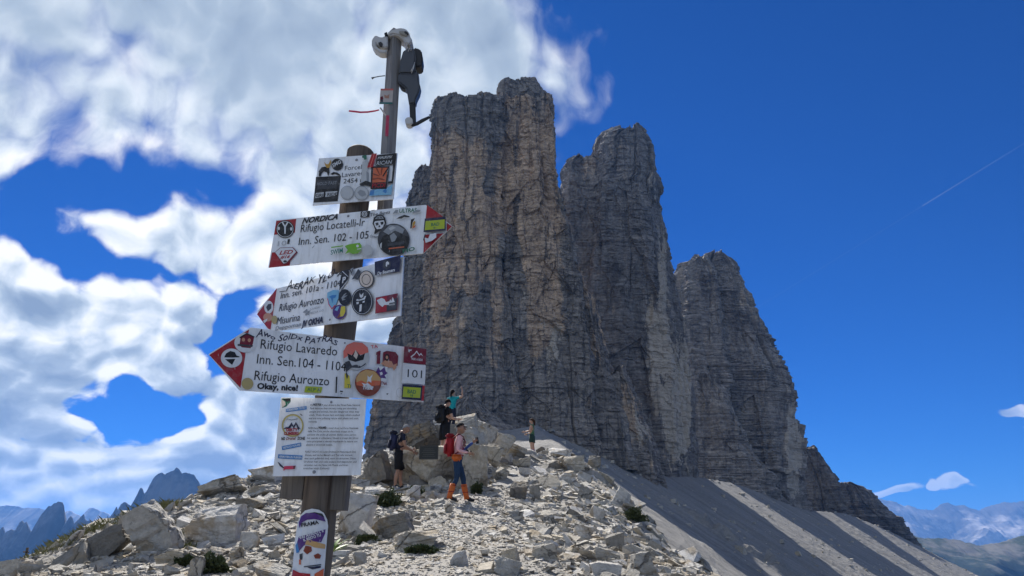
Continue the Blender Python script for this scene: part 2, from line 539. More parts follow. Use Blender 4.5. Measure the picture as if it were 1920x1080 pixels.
def pillar(name, parent, mat, levels, D, depth, nu, nv, seed, plan=BOX, unit=1.0, top_jag=4.0, bulge=1.0, crack=1.0, ochre=None, pale=None, strata=1.0, cap=0.55, lean=0.0, ledge=-0.3, rise=0.32):
    """One buttress of a tower. levels: (py, x_left, x_right) in the photograph for its front at depth D; depth: plan depth in metres;
    unit: metres of the finest relief."""
    lv = sorted(levels, key=lambda t: t[0])
    zs, xl, xr = [], [], []
    for py, a, b in lv:
        zs.append(at((a + b) / 2, py, D).z); xl.append(at(a, py, D).x); xr.append(at(b, py, D).x)
    zs, xl, xr = np.array(zs[::-1]), np.array(xl[::-1]), np.array(xr[::-1])
    z0, z1 = zs[0], zs[-1]
    pl = resample(plan, nu)
    pl[:, 0] = (pl[:, 0] - pl[:, 0].min()) / np.ptp(pl[:, 0]) * 2 - 1
    # the flanks stand farther back than the front: widen the plan so that their measured outline holds at their own distance
    def side_y(s):
        return pl[(pl[:, 0] * s > 0.97), 1].min()
    xl = xl * (D + side_y(-1) * depth) / D
    xr = xr * (D + side_y(1) * depth) / D
    V = np.linspace(0, 1, nv)
    # arc length in metres along the plan at a middling width
    wmid = (xr - xl).mean() / 2
    pm = pl * np.array([wmid, depth])
    A = np.concatenate([[0], np.cumsum(np.linalg.norm(np.diff(pm, axis=0), axis=1))])
    nx = np.roll(pm, -1, 0) - np.roll(pm, 1, 0)
    nrm = np.stack([nx[:, 1], -nx[:, 0]], 1)
    if (nrm * (pm - pm.mean(0))).sum() < 0:
        nrm = -nrm
    nrm /= np.linalg.norm(nrm, axis=1)[:, None] + 1e-9
    A2, V2 = np.meshgrid(A, V)
    jag = (fbm(A2 / (9 * unit), A2 * 0, 0, 3, seed + 5) * 0.6 + (cell(A2 / (5.5 * unit), 0, seed + 6) - 0.5) * 0.9 + (cell(A2 / (2.1 * unit), 0, seed + 7) - 0.5) * 0.35) * top_jag * unit
    Z = z0 + V2 * (z1 - z0) + 1.3 * jag * np.clip((V2 - 0.93) / 0.07, 0, 1) ** 1.5
    XL, XR = np.interp(z0 + V * (z1 - z0), zs, xl), np.interp(z0 + V * (z1 - z0), zs, xr)
    cx, hw = ((XL + XR) / 2)[:, None], ((XR - XL) / 2)[:, None]
    X = cx + hw * pl[None, :, 0]
    Y = D + depth * pl[None, :, 1] + lean * (V2 * (z1 - z0)) + 0 * X
    Z = Z + V2 ** 3 * np.minimum(Y - D, rise * depth) / D * (z1 - EYE.z) * 0.9      # the crest rises towards its back
    # relief
    u = unit = unit * 0.5
    wp = fbm(A2 / (30 * u), Z / (30 * u), 0, 4, seed) * 6 * u
    disp = fbm(A2 / (60 * u), Z / (110 * u), 0, 4, seed + 1) * 6.0 * bulge * u
    disp += fbm((A2 + wp * 0.5) / (15 * u), Z / (95 * u), 0, 3, seed + 2) * 3.0 * bulge * u      # vertical ribs
    zz = Z + wp * 0.35 + A2 * 0.03
    for sa, sb, amp, jd in ((26, 60, 4.6, 0.0), (12, 20, 2.3, 0.3), (8.5, 4.2, 1.5, 0.22), (3.4, 1.9, 0.7, 0.12)):
        f, e = facets(A2 + wp * 0.6, zz, sa * u, sb * u, seed + int(sa))
        m = 0.35 + 1.1 * vnoise(A2 / (34 * u), Z / (44 * u), 0, seed + int(sb))
        disp += f * amp * u * m - np.exp(-(e / 0.09) ** 2) * jd * u * crack * m
    for h, amp in ((17, 2.0), (6.0, 1.25), (2.6, 0.65)):
        row = zz / (h * u)
        rowi = np.floor(row + (vnoise(zz / (h * 4 * u), 0, 0, seed + 33) - 0.5) * 1.8)
        m = np.clip(vnoise(A2 / (26 * u), Z / (20 * u), 0, seed + int(h * 3)) * 2.4 - 0.7, 0, 1.4)
        disp += ((cell(rowi, 1, seed + 11) - 0.5) * 1.2 + ledge * (row - np.floor(row))) * amp * u * strata * m
    for fr_, dep, wd in ((46, 7.5, 0.026), (21, 3.2, 0.026), (9, 1.0, 0.03)):
        c = vnoise((A2 + wp * 0.5) / (fr_ * u), Z / (fr_ * 8 * u), 0, seed + 40 + fr_) - 0.5
        msk = np.clip(vnoise(A2 / (fr_ * 1.7 * u), Z / (fr_ * 3 * u), 0, seed + 60 + fr_) * 3 - 1.0, 0, 1)
        disp -= np.exp(-(c / wd) ** 2) * dep * crack * u * msk
    disp += fbm(A2 / (2.2 * u), Z / (1.6 * u), 0, 3, seed + 80) * 0.55 * u
    top_in = np.clip((V2 - 0.985) / 0.015, 0, 1) ** 2 * 0.8 * u
    X = X + nrm[None, :, 0] * (disp - top_in)
    Y = Y + nrm[None, :, 1] * (disp - top_in)
    rings = [np.stack([X, Y, Z], -1)]
    cxy = np.array([cx[-1, 0], D + depth * 0.5 + lean * (z1 - z0)])
    k_rings = 8
    last = rings[0][-1]
    capr = []
    for k in range(1, k_rings + 1):
        f = 1 - k / k_rings * 0.98
        q = last.copy()
        q[:, 0] = cxy[0] + (last[:, 0] - cxy[0]) * f
        q[:, 1] = cxy[1] + (last[:, 1] - cxy[1]) * f
        q[:, 2] = last[:, 2] * f + (z1 - 2.0 * u) * (1 - f) + fbm(q[:, 0] / (6 * u), q[:, 1] / (6 * u), k * 0.3, 2, seed + 90) * top_jag * cap * u
        capr.append(q)
    G = np.concatenate([rings[0], np.stack(capr)], 0)
    nvt = G.shape[0]
    Vall = np.concatenate([V2, np.ones((k_rings, nu))], 0)
    Zall = G[:, :, 2]
    # colours of the stone, in picture columns / rows of the design photo for the front
    pxx = 960 + FPX * 0 + 0 * Zall
    d_y = G[:, :, 1]
    cP, sP = math.cos(PITCH), math.sin(PITCH)
    depc = d_y * cP + (Zall - EYE.z) * sP
    px = 960 + FPX * G[:, :, 0] / depc
    py = 540 - FPX * (-d_y * sP + (Zall - EYE.z) * cP) / depc
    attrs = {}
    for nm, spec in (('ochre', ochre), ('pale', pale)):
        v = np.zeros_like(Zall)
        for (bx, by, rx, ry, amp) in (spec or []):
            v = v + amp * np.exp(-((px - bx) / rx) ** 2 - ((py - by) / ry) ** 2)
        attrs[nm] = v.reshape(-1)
    me = mesh_np(name, G.reshape(-1, 3), grid_faces(nu, nvt, True), [mat], attrs=attrs)
    return link(name, me, parent)


def tower(name, loc, label, cat='rock tower'):
    return empty(name, (0, 0, 0), label, cat, kind='structure')


t1 = tower('rock_tower', None, 'tall sheer ochre and grey rock tower directly behind the signpost')
OC1 = [(900, 400, 150, 260, 0.22), (850, 400, 60, 150, 0.75), (840, 560, 60, 110, 0.6), (900, 470, 40, 160, 0.3), (1000, 300, 48, 140, 0.6), (1015, 470, 45, 110, 0.6), (1020, 620, 40, 110, 0.5), (870, 675, 35, 30, 0.5), (980, 250, 50, 70, 0.25), (860, 210, 70, 40, -0.35), (905, 380, 22, 130, -0.35), (965, 500, 22, 70, -0.5), (940, 720, 90, 60, -0.4), (820, 720, 60, 60, -0.25), (1030, 690, 24, 60, -0.5)]
PA1 = [(1030, 640, 30, 90, 0.5), (980, 560, 14, 60, 0.35)]
pillar('pillar', t1, M_T1, [(178, 818, 946), (190, 811, 948), (240, 807, 950), (320, 803, 950), (420, 796, 950), (520, 786, 955), (640, 788, 965), (760, 776, 985), (860, 766, 1000)],
       300, 90, 300, 420, 11, FLAT, 1.0, 1.6, 1.0, 1.0, OC1, PA1, rise=0.4)  # unseen rear made deeper and higher so its shadow covers the near scree
pillar('pillar', t1, M_T1, [(176, 938, 1030), (186, 936, 1035), (235, 938, 1041), (300, 938, 1045), (380, 938, 1060), (470, 940, 1082), (560, 942, 1098), (680, 942, 1116), (780, 940, 1125), (870, 935, 1140)],
       301, 120, 280, 420, 23, FLAT, 1.0, 1.4, 0.9, 1.1, OC1, PA1, rise=0.35)  # unseen rear extended towards the second tower to close a sunlit gap
pillar('summit_block', t1, M_T1, [(145, 946, 1002), (152, 938, 1008), (168, 936, 1024), (205, 930, 1032)], 306, 34, 160, 60, 31, BOX, 0.9, 3.0, 0.5, 1.2)
pillar('back_pillar', t1, M_T1, [(312, 784, 830), (335, 774, 850), (365, 764, 860), (430, 752, 870), (560, 742, 880), (620, 726, 880), (700, 706, 880), (790, 690, 880), (880, 672, 880)],
       335, 50, 160, 270, 37, FLAT, 1.0, 2.0, 0.8, 1.0, [(760, 650, 30, 120, 0.25)])
pillar('plinth', t1, M_T1, [(540, 830, 945), (600, 800, 962), (660, 792, 985), (720, 784, 1002), (790, 760, 1015), (850, 740, 1040), (920, 725, 1060)],
       294, 45, 240, 190, 41, PROW, 0.9, 5.0, 0.9, 1.3, [(870, 650, 80, 60, 0.3)], None, 1.35)
pillar('buttress', t1, M_T1, [(480, 1050, 1082), (520, 1042, 1102), (560, 1040, 1124), (640, 1038, 1142), (700, 1036, 1168), (780, 1034, 1194), (880, 1030, 1220)],
       312, 40, 190, 200, 47, PROWR, 0.9, 4.0, 1.0, 1.2, [(1085, 560, 30, 70, 0.5), (1120, 650, 25, 60, 0.3)])
pillar('buttress', t1, M_T1, [(690, 1115, 1172), (720, 1108, 1188), (780, 1105, 1203), (850, 1110, 1230), (920, 1110, 1246)],
       322, 36, 160, 130, 53, PROWR, 0.9, 4.0, 0.9, 1.3, [(1170, 800, 50, 60, 0.45)], [(1200, 810, 30, 50, 0.45)])
pillar('ramp', t1, M_T1, [(744, 868, 896), (756, 846, 912), (785, 826, 950), (815, 800, 1000), (840, 780, 1040), (880, 760, 1080)],
       270, 30, 200, 90, 59, PROW, 0.9, 3.0, 1.0, 1.3, None, None, 1.3)

t2 = tower('rock_tower', None, 'grey slab-sided rock tower with pale right edge, second in the row')
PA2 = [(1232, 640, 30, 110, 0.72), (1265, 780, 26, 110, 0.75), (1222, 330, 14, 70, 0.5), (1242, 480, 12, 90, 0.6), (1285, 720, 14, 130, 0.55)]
T2OC = [(1160, 300, 60, 40, 0.25)]
pillar('pillar', t2, M_T2, [(236, 1160, 1190), (244, 1142, 1206), (256, 1130, 1218), (275, 1126, 1230), (322, 1122, 1240), (332, 1118, 1234), (400, 1112, 1250), (480, 1100, 1262), (560, 1090, 1276), (660, 1080, 1296), (760, 1080, 1305), (920, 1080, 1312)],
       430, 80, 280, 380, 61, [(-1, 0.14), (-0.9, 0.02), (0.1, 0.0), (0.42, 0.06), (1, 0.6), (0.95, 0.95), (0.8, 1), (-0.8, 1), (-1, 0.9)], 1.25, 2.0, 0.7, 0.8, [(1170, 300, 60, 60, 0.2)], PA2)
pillar('shoulder', t2, M_T2, [(290, 1076, 1120), (305, 1060, 1135), (330, 1055, 1150), (420, 1055, 1160), (600, 1060, 1170), (900, 1060, 1180)], 440, 60, 160, 220, 67, BOX, 1.25, 2.2, 0.8, 0.9, [(1090, 310, 30, 30, 0.3)])

t3 = tower('rock_tower', None, 'stepped grey rock tower with bright ledges, third in the row')
pillar('pillar', t3, M_T3, [(471, 1332, 1346), (477, 1322, 1356), (487, 1312, 1368), (505, 1304, 1385), (535, 1300, 1400), (565, 1296, 1413), (625, 1290, 1441), (665, 1285, 1468), (700, 1280, 1487), (760, 1280, 1497), (830, 1280, 1504), (900, 1280, 1511), (990, 1280, 1522)],
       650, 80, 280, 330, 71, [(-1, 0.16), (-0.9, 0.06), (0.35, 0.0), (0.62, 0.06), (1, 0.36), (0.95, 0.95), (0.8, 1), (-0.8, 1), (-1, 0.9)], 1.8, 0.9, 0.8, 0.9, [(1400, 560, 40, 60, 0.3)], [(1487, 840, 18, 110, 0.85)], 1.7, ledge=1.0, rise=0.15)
pillar('shoulder', t3, M_T3, [(480, 1306, 1318), (488, 1299, 1326), (503, 1292, 1336), (540, 1288, 1346), (640, 1284, 1354), (760, 1282, 1364), (960, 1276, 1384)], 640, 60, 180, 250, 73, BOX, 1.8, 1.6, 0.9, 0.9, [(1290, 530, 20, 30, 0.4)], None, 1.7, ledge=1.0)
pillar('buttress', t3, M_T3, [(700, 1300, 1330), (740, 1290, 1365), (820, 1280, 1400), (900, 1275, 1450), (960, 1270, 1480), (990, 1270, 1490)], 625, 50, 170, 130, 79, PROWR, 1.7, 2.0, 1.1, 0.8, None, None, 1.9, ledge=1.1)

t4 = tower('rock_outcrop', None, 'dark rock spur running down behind the third tower', 'rock spur')
pillar('pillar', t4, M_T4, [(838, 1490, 1512), (860, 1488, 1534), (880, 1486, 1550), (905, 1484, 1568), (935, 1482, 1583), (965, 1480, 1594), (1000, 1480, 1604)], 780, 60, 170, 110, 83, PROWR, 1.8, 1.6, 0.9, 0.9, None, None, 1.4)
t5 = tower('rock_outcrop', None, 'broken layered rock hump low at the far right end of the row', 'rock spur')
pillar('pillar', t5, M_T4, [(906, 1572, 1592), (912, 1568, 1610), (930, 1566, 1632), (950, 1564, 1648), (966, 1562, 1672), (985, 1560, 1692), (1008, 1558, 1712), (1030, 1558, 1726)], 900, 90, 220, 100, 89, BOX, 2.0, 1.6, 1.2, 0.8, None, None, 2.2, ledge=1.0)

# ------------------------------------------------------------------ scree below the towers
def stone_mat(name, c1, c2, dirt, scale=1.0, bumpd=0.05, rough=0.95, warm=None):
    m = pbr(name, c1, rough, 0, 0.2)
    T, b = nodes_of(m)
    P = T.n('ShaderNodeTexCoord').outputs['Object']
    n1 = T.noise(P, scale=0.9 * scale, detail=6, rough=0.65)
    n2 = T.noise(P, scale=7.0 * scale, detail=5, rough=0.7)
    c = T.mix(T.mapr(n2, 0.3, 0.7), c1, c2)
    if warm:
        c = T.mix(T.mapr(T.noise(P, scale=0.35 * scale, detail=3), 0.52, 0.66, 0, 0.8, smooth=True), c, warm)
    c = T.mix(T.mapr(n1, 0.55, 0.72, 0, 0.7, smooth=True), c, dirt)
    T.put(b.inputs['Base Color'], c)
    bump(T, b, T.math('ADD', n2, T.noise(P, scale=30 * scale, detail=4, rough=0.7)), 0.6, bumpd)
    return m


M_SCREE = pbr('scree', (0.3, 0.29, 0.27), 0.98, 0, 0.1)
T_, b_ = nodes_of(M_SCREE)
P_ = T_.n('ShaderNodeTexCoord').outputs['Object']
r_ = T_.mapping(P_, (1, 1, 1), rot=(0, 0, math.radians(38.5)))
st_ = T_.noise(T_.mapping(r_, (0.012, 0.16, 0.02)), scale=1.0, detail=7, rough=0.62, dist=0.3)
g_ = T_.noise(P_, scale=0.9, detail=9, rough=0.8)
c_ = T_.mix(T_.mapr(st_, 0.38, 0.64), (0.225, 0.218, 0.206), (0.30, 0.292, 0.275))
c_ = T_.mix(T_.mapr(g_, 0.45, 0.62), c_, T_.mix(1.0, c_, (0.72, 0.72, 0.72), 'MULTIPLY'))
T_.put(b_.inputs['Base Color'], c_)
bump(T_, b_, T_.math('ADD', g_, st_), 0.6, 0.8)

SB = [(3.0, -20.0, -6.0), (4.5, 15.0, -3.0), (6.5, 40.0, 0.5), (9, 90.0, 9.5)]
for px, py, D in ((1000, 796, 240), (1030, 812, 290), (1235, 897, 362), (1300, 893, 445), (1390, 910, 600), (1500, 955, 655), (1591, 964, 790), (1690, 1006, 905), (1760, 1044, 990), (1860, 1092, 1090), (2100, 1180, 1300)):
    p = at(px, py, D)
    SB.append((p.x, p.y, p.z))
SB = np.array(SB)
tpar = np.concatenate([[0], np.cumsum(np.linalg.norm(np.diff(SB[:, :2], axis=0), axis=1))])
nt, ns = 520, 230
tq = np.linspace(0, tpar[-1], nt)
ker = np.hanning(31); ker /= ker.sum()


def smooth_path(col):
    v = np.interp(tq, tpar, col)
    return np.convolve(np.pad(v, 15, mode='edge'), ker, mode='valid')


bx_, by_, bz_ = (smooth_path(SB[:, i]) for i in range(3))
sq = np.concatenate([np.linspace(-60, -4, 24), np.linspace(-3, 120, 130), np.linspace(123, 620, ns - 154)])
SN = np.array([0.78, -0.626])
S2, T2 = np.meshgrid(sq, tq, indexing='ij')
GX = bx_[None, :] + SN[0] * S2
GY = by_[None, :] + SN[1] * S2
drop = np.where(S2 > 0, S2 * 0.60 + np.minimum(S2, 30) * 0.10, -S2 * -0.25)
GZ = bz_[None, :] - np.where(S2 > 0, S2 * 0.62, S2 * 0.25 * -1 * -1)
GZ = bz_[None, :] - np.where(S2 > 0, S2 * 0.62, -S2 * 0.02)
gul = fbm(T2 / 30, S2 / 260, 0, 4, 301)
GZ += gul * np.clip(S2 / 40, 0.15, 1) * 1.3 + fbm(T2 / 6, S2 / 40, 0, 3, 305) * 0.7 + fbm(T2 / 3.0, S2 / 3.0, 0, 3, 306) * 0.5
# a rib of broken rock half way across the near fan
rib = np.exp(-((T2 - (tpar[5] + 10 + 0.25 * S2)) / 7.0) ** 2) * np.clip((S2 - 25) / 30, 0, 1) * np.clip((170 - S2) / 40, 0, 1)
GZ += rib * (1.5 + (cell(T2 / 3.0, S2 / 3.5, 309) + cell(T2 / 1.4, S2 / 1.9, 310)) * 2.2)
me = mesh_np('scree_slope', np.stack([GX, GY, GZ], -1).reshape(-1, 3), grid_faces(nt, len(sq)), [M_SCREE])
link('scree_slope', me, None, 'pale scree slope falling to the right below the rock towers', 'scree', kind='structure')

# loose blocks lying on the scree
M_BLOCK = rock_mat('scree_rock', (0.24, 0.23, 0.22), (0.3, 0.25, 0.2), DARK, 4.0, 0.4)

# ------------------------------------------------------------------ the saddle we stand on: height from measured spots
GP = [(0, 0, 0.0), (-4, 0, -0.5), (3, 0, -0.4), (0, 4, 0.35), (-3, 4, 0.3), (0, -20, -3.0), (-20, -20, -6), (12, -20, -9), (-9, 3, -0.4), (3.4, 4, 0.1)]
for px, py, D in ((600, 1082, 8.2), (850, 1080, 8), (1100, 1080, 8.3), (1390, 1082, 9.5), (240, 1046, 10.5), (0, 1066, 12), (110, 1016, 14), (170, 985, 16), (290, 950, 17.2), (410, 908, 18.3),
                  (490, 888, 18.6), (560, 892, 19), (640, 905, 19), (700, 910, 19.5), (745, 916, 20.5), (855, 940, 17), (960, 928, 20), (1000, 852, 33), (930, 882, 28), (1060, 850, 33), (1120, 878, 30),
                  (1200, 945, 22.5), (1300, 1026, 13.8), (450, 1000, 12.5), (650, 1000, 12.5), (1000, 1000, 12.5), (1150, 1000, 13), (1100, 930, 22), (740, 850, 30), (840, 822, 26.5), (880, 806, 34), (700, 850, 28),
                  (960, 875, 60), (870, 870, 60), (900, 870, 110), (1000, 880, 120), (920, 870, 285), (1010, 880, 285), (780, 890, 60), (740, 900, 130), (700, 910, 285)):
    GP.append(tuple(at(px, py, D)))
GP += [(-9.5, 15.0, 1.2), (-9.0, 18.5, 1.6), (-8.2, 20.5, 2.2), (-7.2, 21.5, 2.7), (-6, 22.5, 2.9), (-13, 15, 0.0), (-15, 20, -1.0), (-13, 24, 0.8), (-11, 23, 2.3), (-9, 26, 2.2), (-16, 30, -4), (-26, 30, -14), (-30, 10, -12), (-24, 60, -8), (-60, 130, -14), (-90, 285, -20),
       (5.2, 8, -1.3), (5.6, 14, -1.1), (6.2, 22, -0.3), (6.8, 33, 1.4), (12, 10, -6), (13, 33, -4), (9, 60, 3.5), (20, 60, -5), (18, 130, 11), (34, 130, 2), (24, 285, 36), (50, 285, 18), (40, 10, -25), (60, 60, -34), (100, 285, -10)]
GP = np.array(GP)


def warp_xy(x, y):
    s = 1.0 / (1.0 + np.maximum(y, 0) * 0.02)
    return x * s, 50 * np.log1p(np.maximum(y + 22, 0) / 50.0)


gx_, gy_ = warp_xy(GP[:, 0], GP[:, 1])
R_ = np.hypot(gx_[:, None] - gx_[None], gy_[:, None] - gy_[None])
A_ = np.zeros((len(GP) + 3, len(GP) + 3))
A_[:len(GP), :len(GP)] = R_ - np.eye(len(GP)) * 0.05
A_[:len(GP), -3:] = np.stack([np.ones(len(GP)), gx_, gy_], 1)
A_[-3:, :len(GP)] = A_[:len(GP), -3:].T
sol = np.linalg.solve(A_, np.concatenate([GP[:, 2], [0, 0, 0]]))


def ground_base(x, y):
    x, y = np.asarray(x, float), np.asarray(y, float)
    u, v = warp_xy(x.ravel(), y.ravel())
    o = np.empty_like(u)
    for i in range(0, len(u), 20000):
        r = np.hypot(u[i:i + 20000, None] - gx_[None], v[i:i + 20000, None] - gy_[None])
        o[i:i + 20000] = r @ sol[:len(GP)] + sol[-3] + sol[-2] * u[i:i + 20000] + sol[-1] * v[i:i + 20000]
    return o.reshape(x.shape)


def path_mask(x, y):
    """1 on the trodden gravel path that comes up past the post to the memorial rock."""
    cx = np.interp(y, [0, 8, 11, 14, 17, 20, 26, 33], [-0.4, -0.9, -0.9, -0.9, -0.9, -0.2, 0.3, 0.6])
    w = np.interp(y, [0, 8, 12, 17, 22, 33], [2.2, 1.5, 0.9, 0.9, 0.5, 0.4])
    return np.exp(-((x - cx) / w) ** 4)


def ground(x, y):
    x, y = np.asarray(x, float), np.asarray(y, float)
    g = ground_base(x, y)
    rough = 1 - 0.8 * path_mask(x, y)
    sc = np.clip(y / 14.0, 0.6, 6.0)
    redge = np.interp(y, [0, 8, 14, 22, 30, 36, 60, 130, 290], [3.0, 3.3, 3.7, 4.1, 4.3, 4.4, 6, 13, 20])
    g = g - np.maximum(x - redge, 0) * np.interp(y, [0, 36, 120], [1.1, 1.1, 0.25])
    g = g - 0.10 * (1 - path_mask(x, y)) + fbm(x / 2.3, y / 2.3, 0, 4, 401) * 0.14 * rough * sc ** 0.5
    g = g + (np.abs(fbm(x / 0.7, y / 0.7, 0, 3, 402)) - 0.3) * 0.10 * rough
    far = np.clip((y - 24) / 10, 0, 1)
    g = g + far * (cell(x / 1.3 + fbm(x, y, 0, 2, 5), y / 2.0, 407) - 0.5) * 0.5 + far * fbm(x / 7, y / 12, 0, 4, 408) * np.clip(y / 60, 0, 1) * 2.0
    return g


M_GROUND = stone_mat('stony_ground', (0.22, 0.205, 0.18), (0.35, 0.33, 0.30), (0.12, 0.105, 0.085), 1.3, 0.03)
ys = np.concatenate([np.linspace(-6, 6, 30), np.linspace(6.1, 36, 330), 36 * (290 / 36) ** np.linspace(0.01, 1, 60)])
xs_u = np.linspace(-1, 1, 300)
xs_u = np.sign(xs_u) * (np.abs(xs_u) * 0.55 + 0.45 * np.abs(xs_u) ** 3)
YY, UU = np.meshgrid(ys, xs_u, indexing='ij')
half_w = 12 + np.maximum(YY, 0) * 0.30
XX = UU * half_w - 2.5 - np.clip(YY, 0, 40) * 0.04
ZZ = ground(XX, YY)
me = mesh_np('rocky_ground', np.stack([XX, YY, ZZ], -1).reshape(-1, 3), grid_faces(len(xs_u), len(ys)), [M_GROUND], smooth=True)
GROUND = link('rocky_ground', me, None, 'stony saddle with a trodden gravel path', 'ground', kind='structure')

# ------------------------------------------------------------------ far mountains, valley
def far_mat(name, rock, pale_c, veg, zveg0, zveg1, scale):
    m = pbr(name, rock, 0.95, 0, 0.1)
    T, b = nodes_of(m)
    P = T.n('ShaderNodeTexCoord').outputs['Object']
    s = T.n('ShaderNodeSeparateXYZ'); T.put(s.inputs[0], P)
    n1 = T.noise(P, scale=scale, detail=7, rough=0.65)
    n2 = T.noise(T.mapping(P, (1, 1, 0.3)), scale=scale * 6, detail=5, rough=0.7)
    c = T.mix(T.mapr(n1, 0.45, 0.6, 0, 1, smooth=True), rock, pale_c)
    c = T.mix(T.mapr(n2, 0.35, 0.7, 0, 0.6), c, T.mix(1.0, c, (0.5, 0.5, 0.5), 'MULTIPLY'))
    zf = T.mapr(T.math('ADD', s.outputs[2], T.math('MULTIPLY', T.math('SUBTRACT', n1, 0.5), 500)), zveg0, zveg1, 1, 0, smooth=True)
    c = T.mix(zf, c, veg)
    T.put(b.inputs['Base Color'], c)
    return m


def ridge(name, mat, pts, D, thick, label, nx=500, ny=60, seed=0, base=-900.0, rough=0.06, power=1.3, skew=0.0, spiky=0.0):
    """A mountain range whose crest runs along the measured skyline at distance D; falls away to both sides."""
    P = [at(px, py, D) for px, py in pts]
    x0, x1 = P[0].x, P[-1].x
    xs = np.linspace(x0, x1, nx)
    zc = np.interp(xs, [p.x for p in P], [p.z for p in P])
    zc = zc + fbm(xs / (thick * 0.035), xs * 0, 0, 4, seed + 21, 0.6) * thick * 0.008
    dyv = np.linspace(-1, 1, ny)
    dyv = np.sign(dyv) * np.abs(dyv) ** 1.35
    X2, V2 = np.meshgrid(xs, dyv)
    wob = fbm(X2 / (thick * 0.6), V2 * 2.0, 0, 4, seed) * 0.22
    xq = X2 + fbm(X2 / (thick * 0.35), V2 * 4, 0.5, 4, seed + 3) * thick * 0.22 * np.abs(V2)
    crest = np.interp(xq, xs, zc)
    # spurs and gullies
    sp = np.abs(fbm(X2 / (thick * 0.22), V2 * 1.2, 0, 3, seed + 7)) + 0.7 * np.abs(fbm(X2 / (thick * 0.07), V2 * 2.5, 0, 3, seed + 8))
    t = np.clip(np.abs(V2 + wob * np.abs(V2)) + sp * 0.35 * np.abs(V2) * (1 - np.abs(V2)), 0, 1)
    crest = crest * (1 - np.abs(V2) ** 0.8) + np.convolve(np.pad(zc, 30, mode='edge'), np.ones(61) / 61, mode='valid')[None, :] * np.abs(V2) ** 0.8
    Z = base + (crest - base) * (1 - t) ** power
    Z += fbm(X2 / (thick * 0.12), V2 * 8, 0, 5, seed + 11) * rough * thick * np.minimum(1, np.abs(V2) * 3 + 0.05)
    Y2 = D + V2 * thick + skew * (X2 - (x0 + x1) / 2)
    me = mesh_np(name, np.stack([X2, Y2, Z], -1).reshape(-1, 3), grid_faces(nx, ny), [mat])
    return link(name, me, None, label, 'mountain', kind='structure')


M_F1 = far_mat('far_rock_dark', (0.07, 0.07, 0.075), (0.16, 0.157, 0.155), (0.035, 0.05, 0.03), -260, 20, 0.004)
M_F2 = far_mat('far_rock_pale', (0.20, 0.19, 0.185), (0.50, 0.47, 0.45), (0.025, 0.045, 0.035), -200, 120, 0.0016)
M_F3 = far_mat('valley_green', (0.060, 0.075, 0.032), (0.17, 0.16, 0.13), (0.016, 0.028, 0.020), -120, 0, 0.005)
ridge('mountain_range', M_F1, [(-260, 960), (-140, 1000), (-60, 985), (0, 992), (6, 988), (10, 1000), (22, 990), (30, 992), (38, 978), (42, 975), (46, 980), (50, 976), (54, 984), (60, 996), (66, 992), (72, 974), (80, 962), (86, 955), (92, 948), (97, 946), (102, 941), (110, 938), (117, 941), (120, 950), (121, 970), (122, 982),
                              (128, 972), (133, 966), (136, 968), (139, 980), (144, 976), (152, 968), (157, 964), (159, 972), (164, 975), (170, 973), (176, 976), (182, 983), (190, 990), (198, 978), (206, 970), (214, 958), (219, 948), (221, 954), (228, 942), (235, 938), (240, 942), (246, 946), (252, 936), (260, 920), (264, 912), (267, 914), (271, 922),
                              (276, 918), (282, 906), (288, 896), (296, 889), (304, 884), (310, 888), (316, 884), (322, 881), (327, 879), (332, 874), (338, 880), (342, 886), (350, 882), (356, 884), (364, 888), (371, 898), (378, 908), (384, 920), (400, 945), (430, 965), (520, 990), (640, 1000)],
      3600, 1000, 'jagged dark blue spires on the skyline at the far left', 900, 80, 501, -700, 0.085, 1.7)
ridge('mountain_range', M_F2, [(-300, 960), (-100, 945), (0, 948), (20, 947), (60, 952), (90, 954), (118, 962), (124, 958), (134, 955), (142, 960), (155, 968), (165, 955), (176, 950), (184, 954), (195, 957), (205, 962), (215, 972), (260, 985), (420, 1000)],
      9500, 2600, 'pale blue far ridge between the dark spires at the left', 300, 50, 521, -1200, 0.04, 1.1)
ridge('mountain_range', M_F2, [(1480, 960), (1560, 940), (1640, 938), (1652, 935), (1668, 938), (1690, 945), (1705, 948), (1720, 952), (1740, 955), (1752, 952), (1764, 944), (1776, 940), (1790, 944), (1806, 946), (1818, 952), (1835, 956), (1850, 950), (1865, 946), (1880, 943), (1900, 940), (1920, 936), (1960, 930), (2050, 940), (2200, 960)],
      11500, 3400, 'hazy pale mountains beyond the valley at the far right', 620, 80, 531, -1300, 0.085, 1.15)
ridge('valley_hill', M_F3, [(1300, 1040), (1500, 1010), (1640, 1004), (1720, 1004), (1760, 1008), (1800, 1014), (1830, 1022), (1860, 1018), (1890, 1012), (1920, 1004), (2000, 1000), (2200, 1010)],
      3400, 1300, 'green and wooded hill in the valley at the right', 320, 64, 541, -500, 0.05, 1.0)
gxs = np.linspace(-22000, 22000, 90)
gys = np.linspace(-9000, 26000, 80)
XX, YY = np.meshgrid(gxs, gys)
ZZ = -720 + fbm(XX / 2500, YY / 2500, 0, 4, 551) * 160 - np.clip(np.hypot(XX, YY) / 20000, 0, 1) * 500
me = mesh_np('valley_ground', np.stack([XX, YY, ZZ], -1).reshape(-1, 3), grid_faces(90, 80), [M_F3], smooth=True)
link('valley_ground', me, None, 'wooded valley floor far below the saddle', 'valley', kind='structure')
# the body of the mountain under the saddle

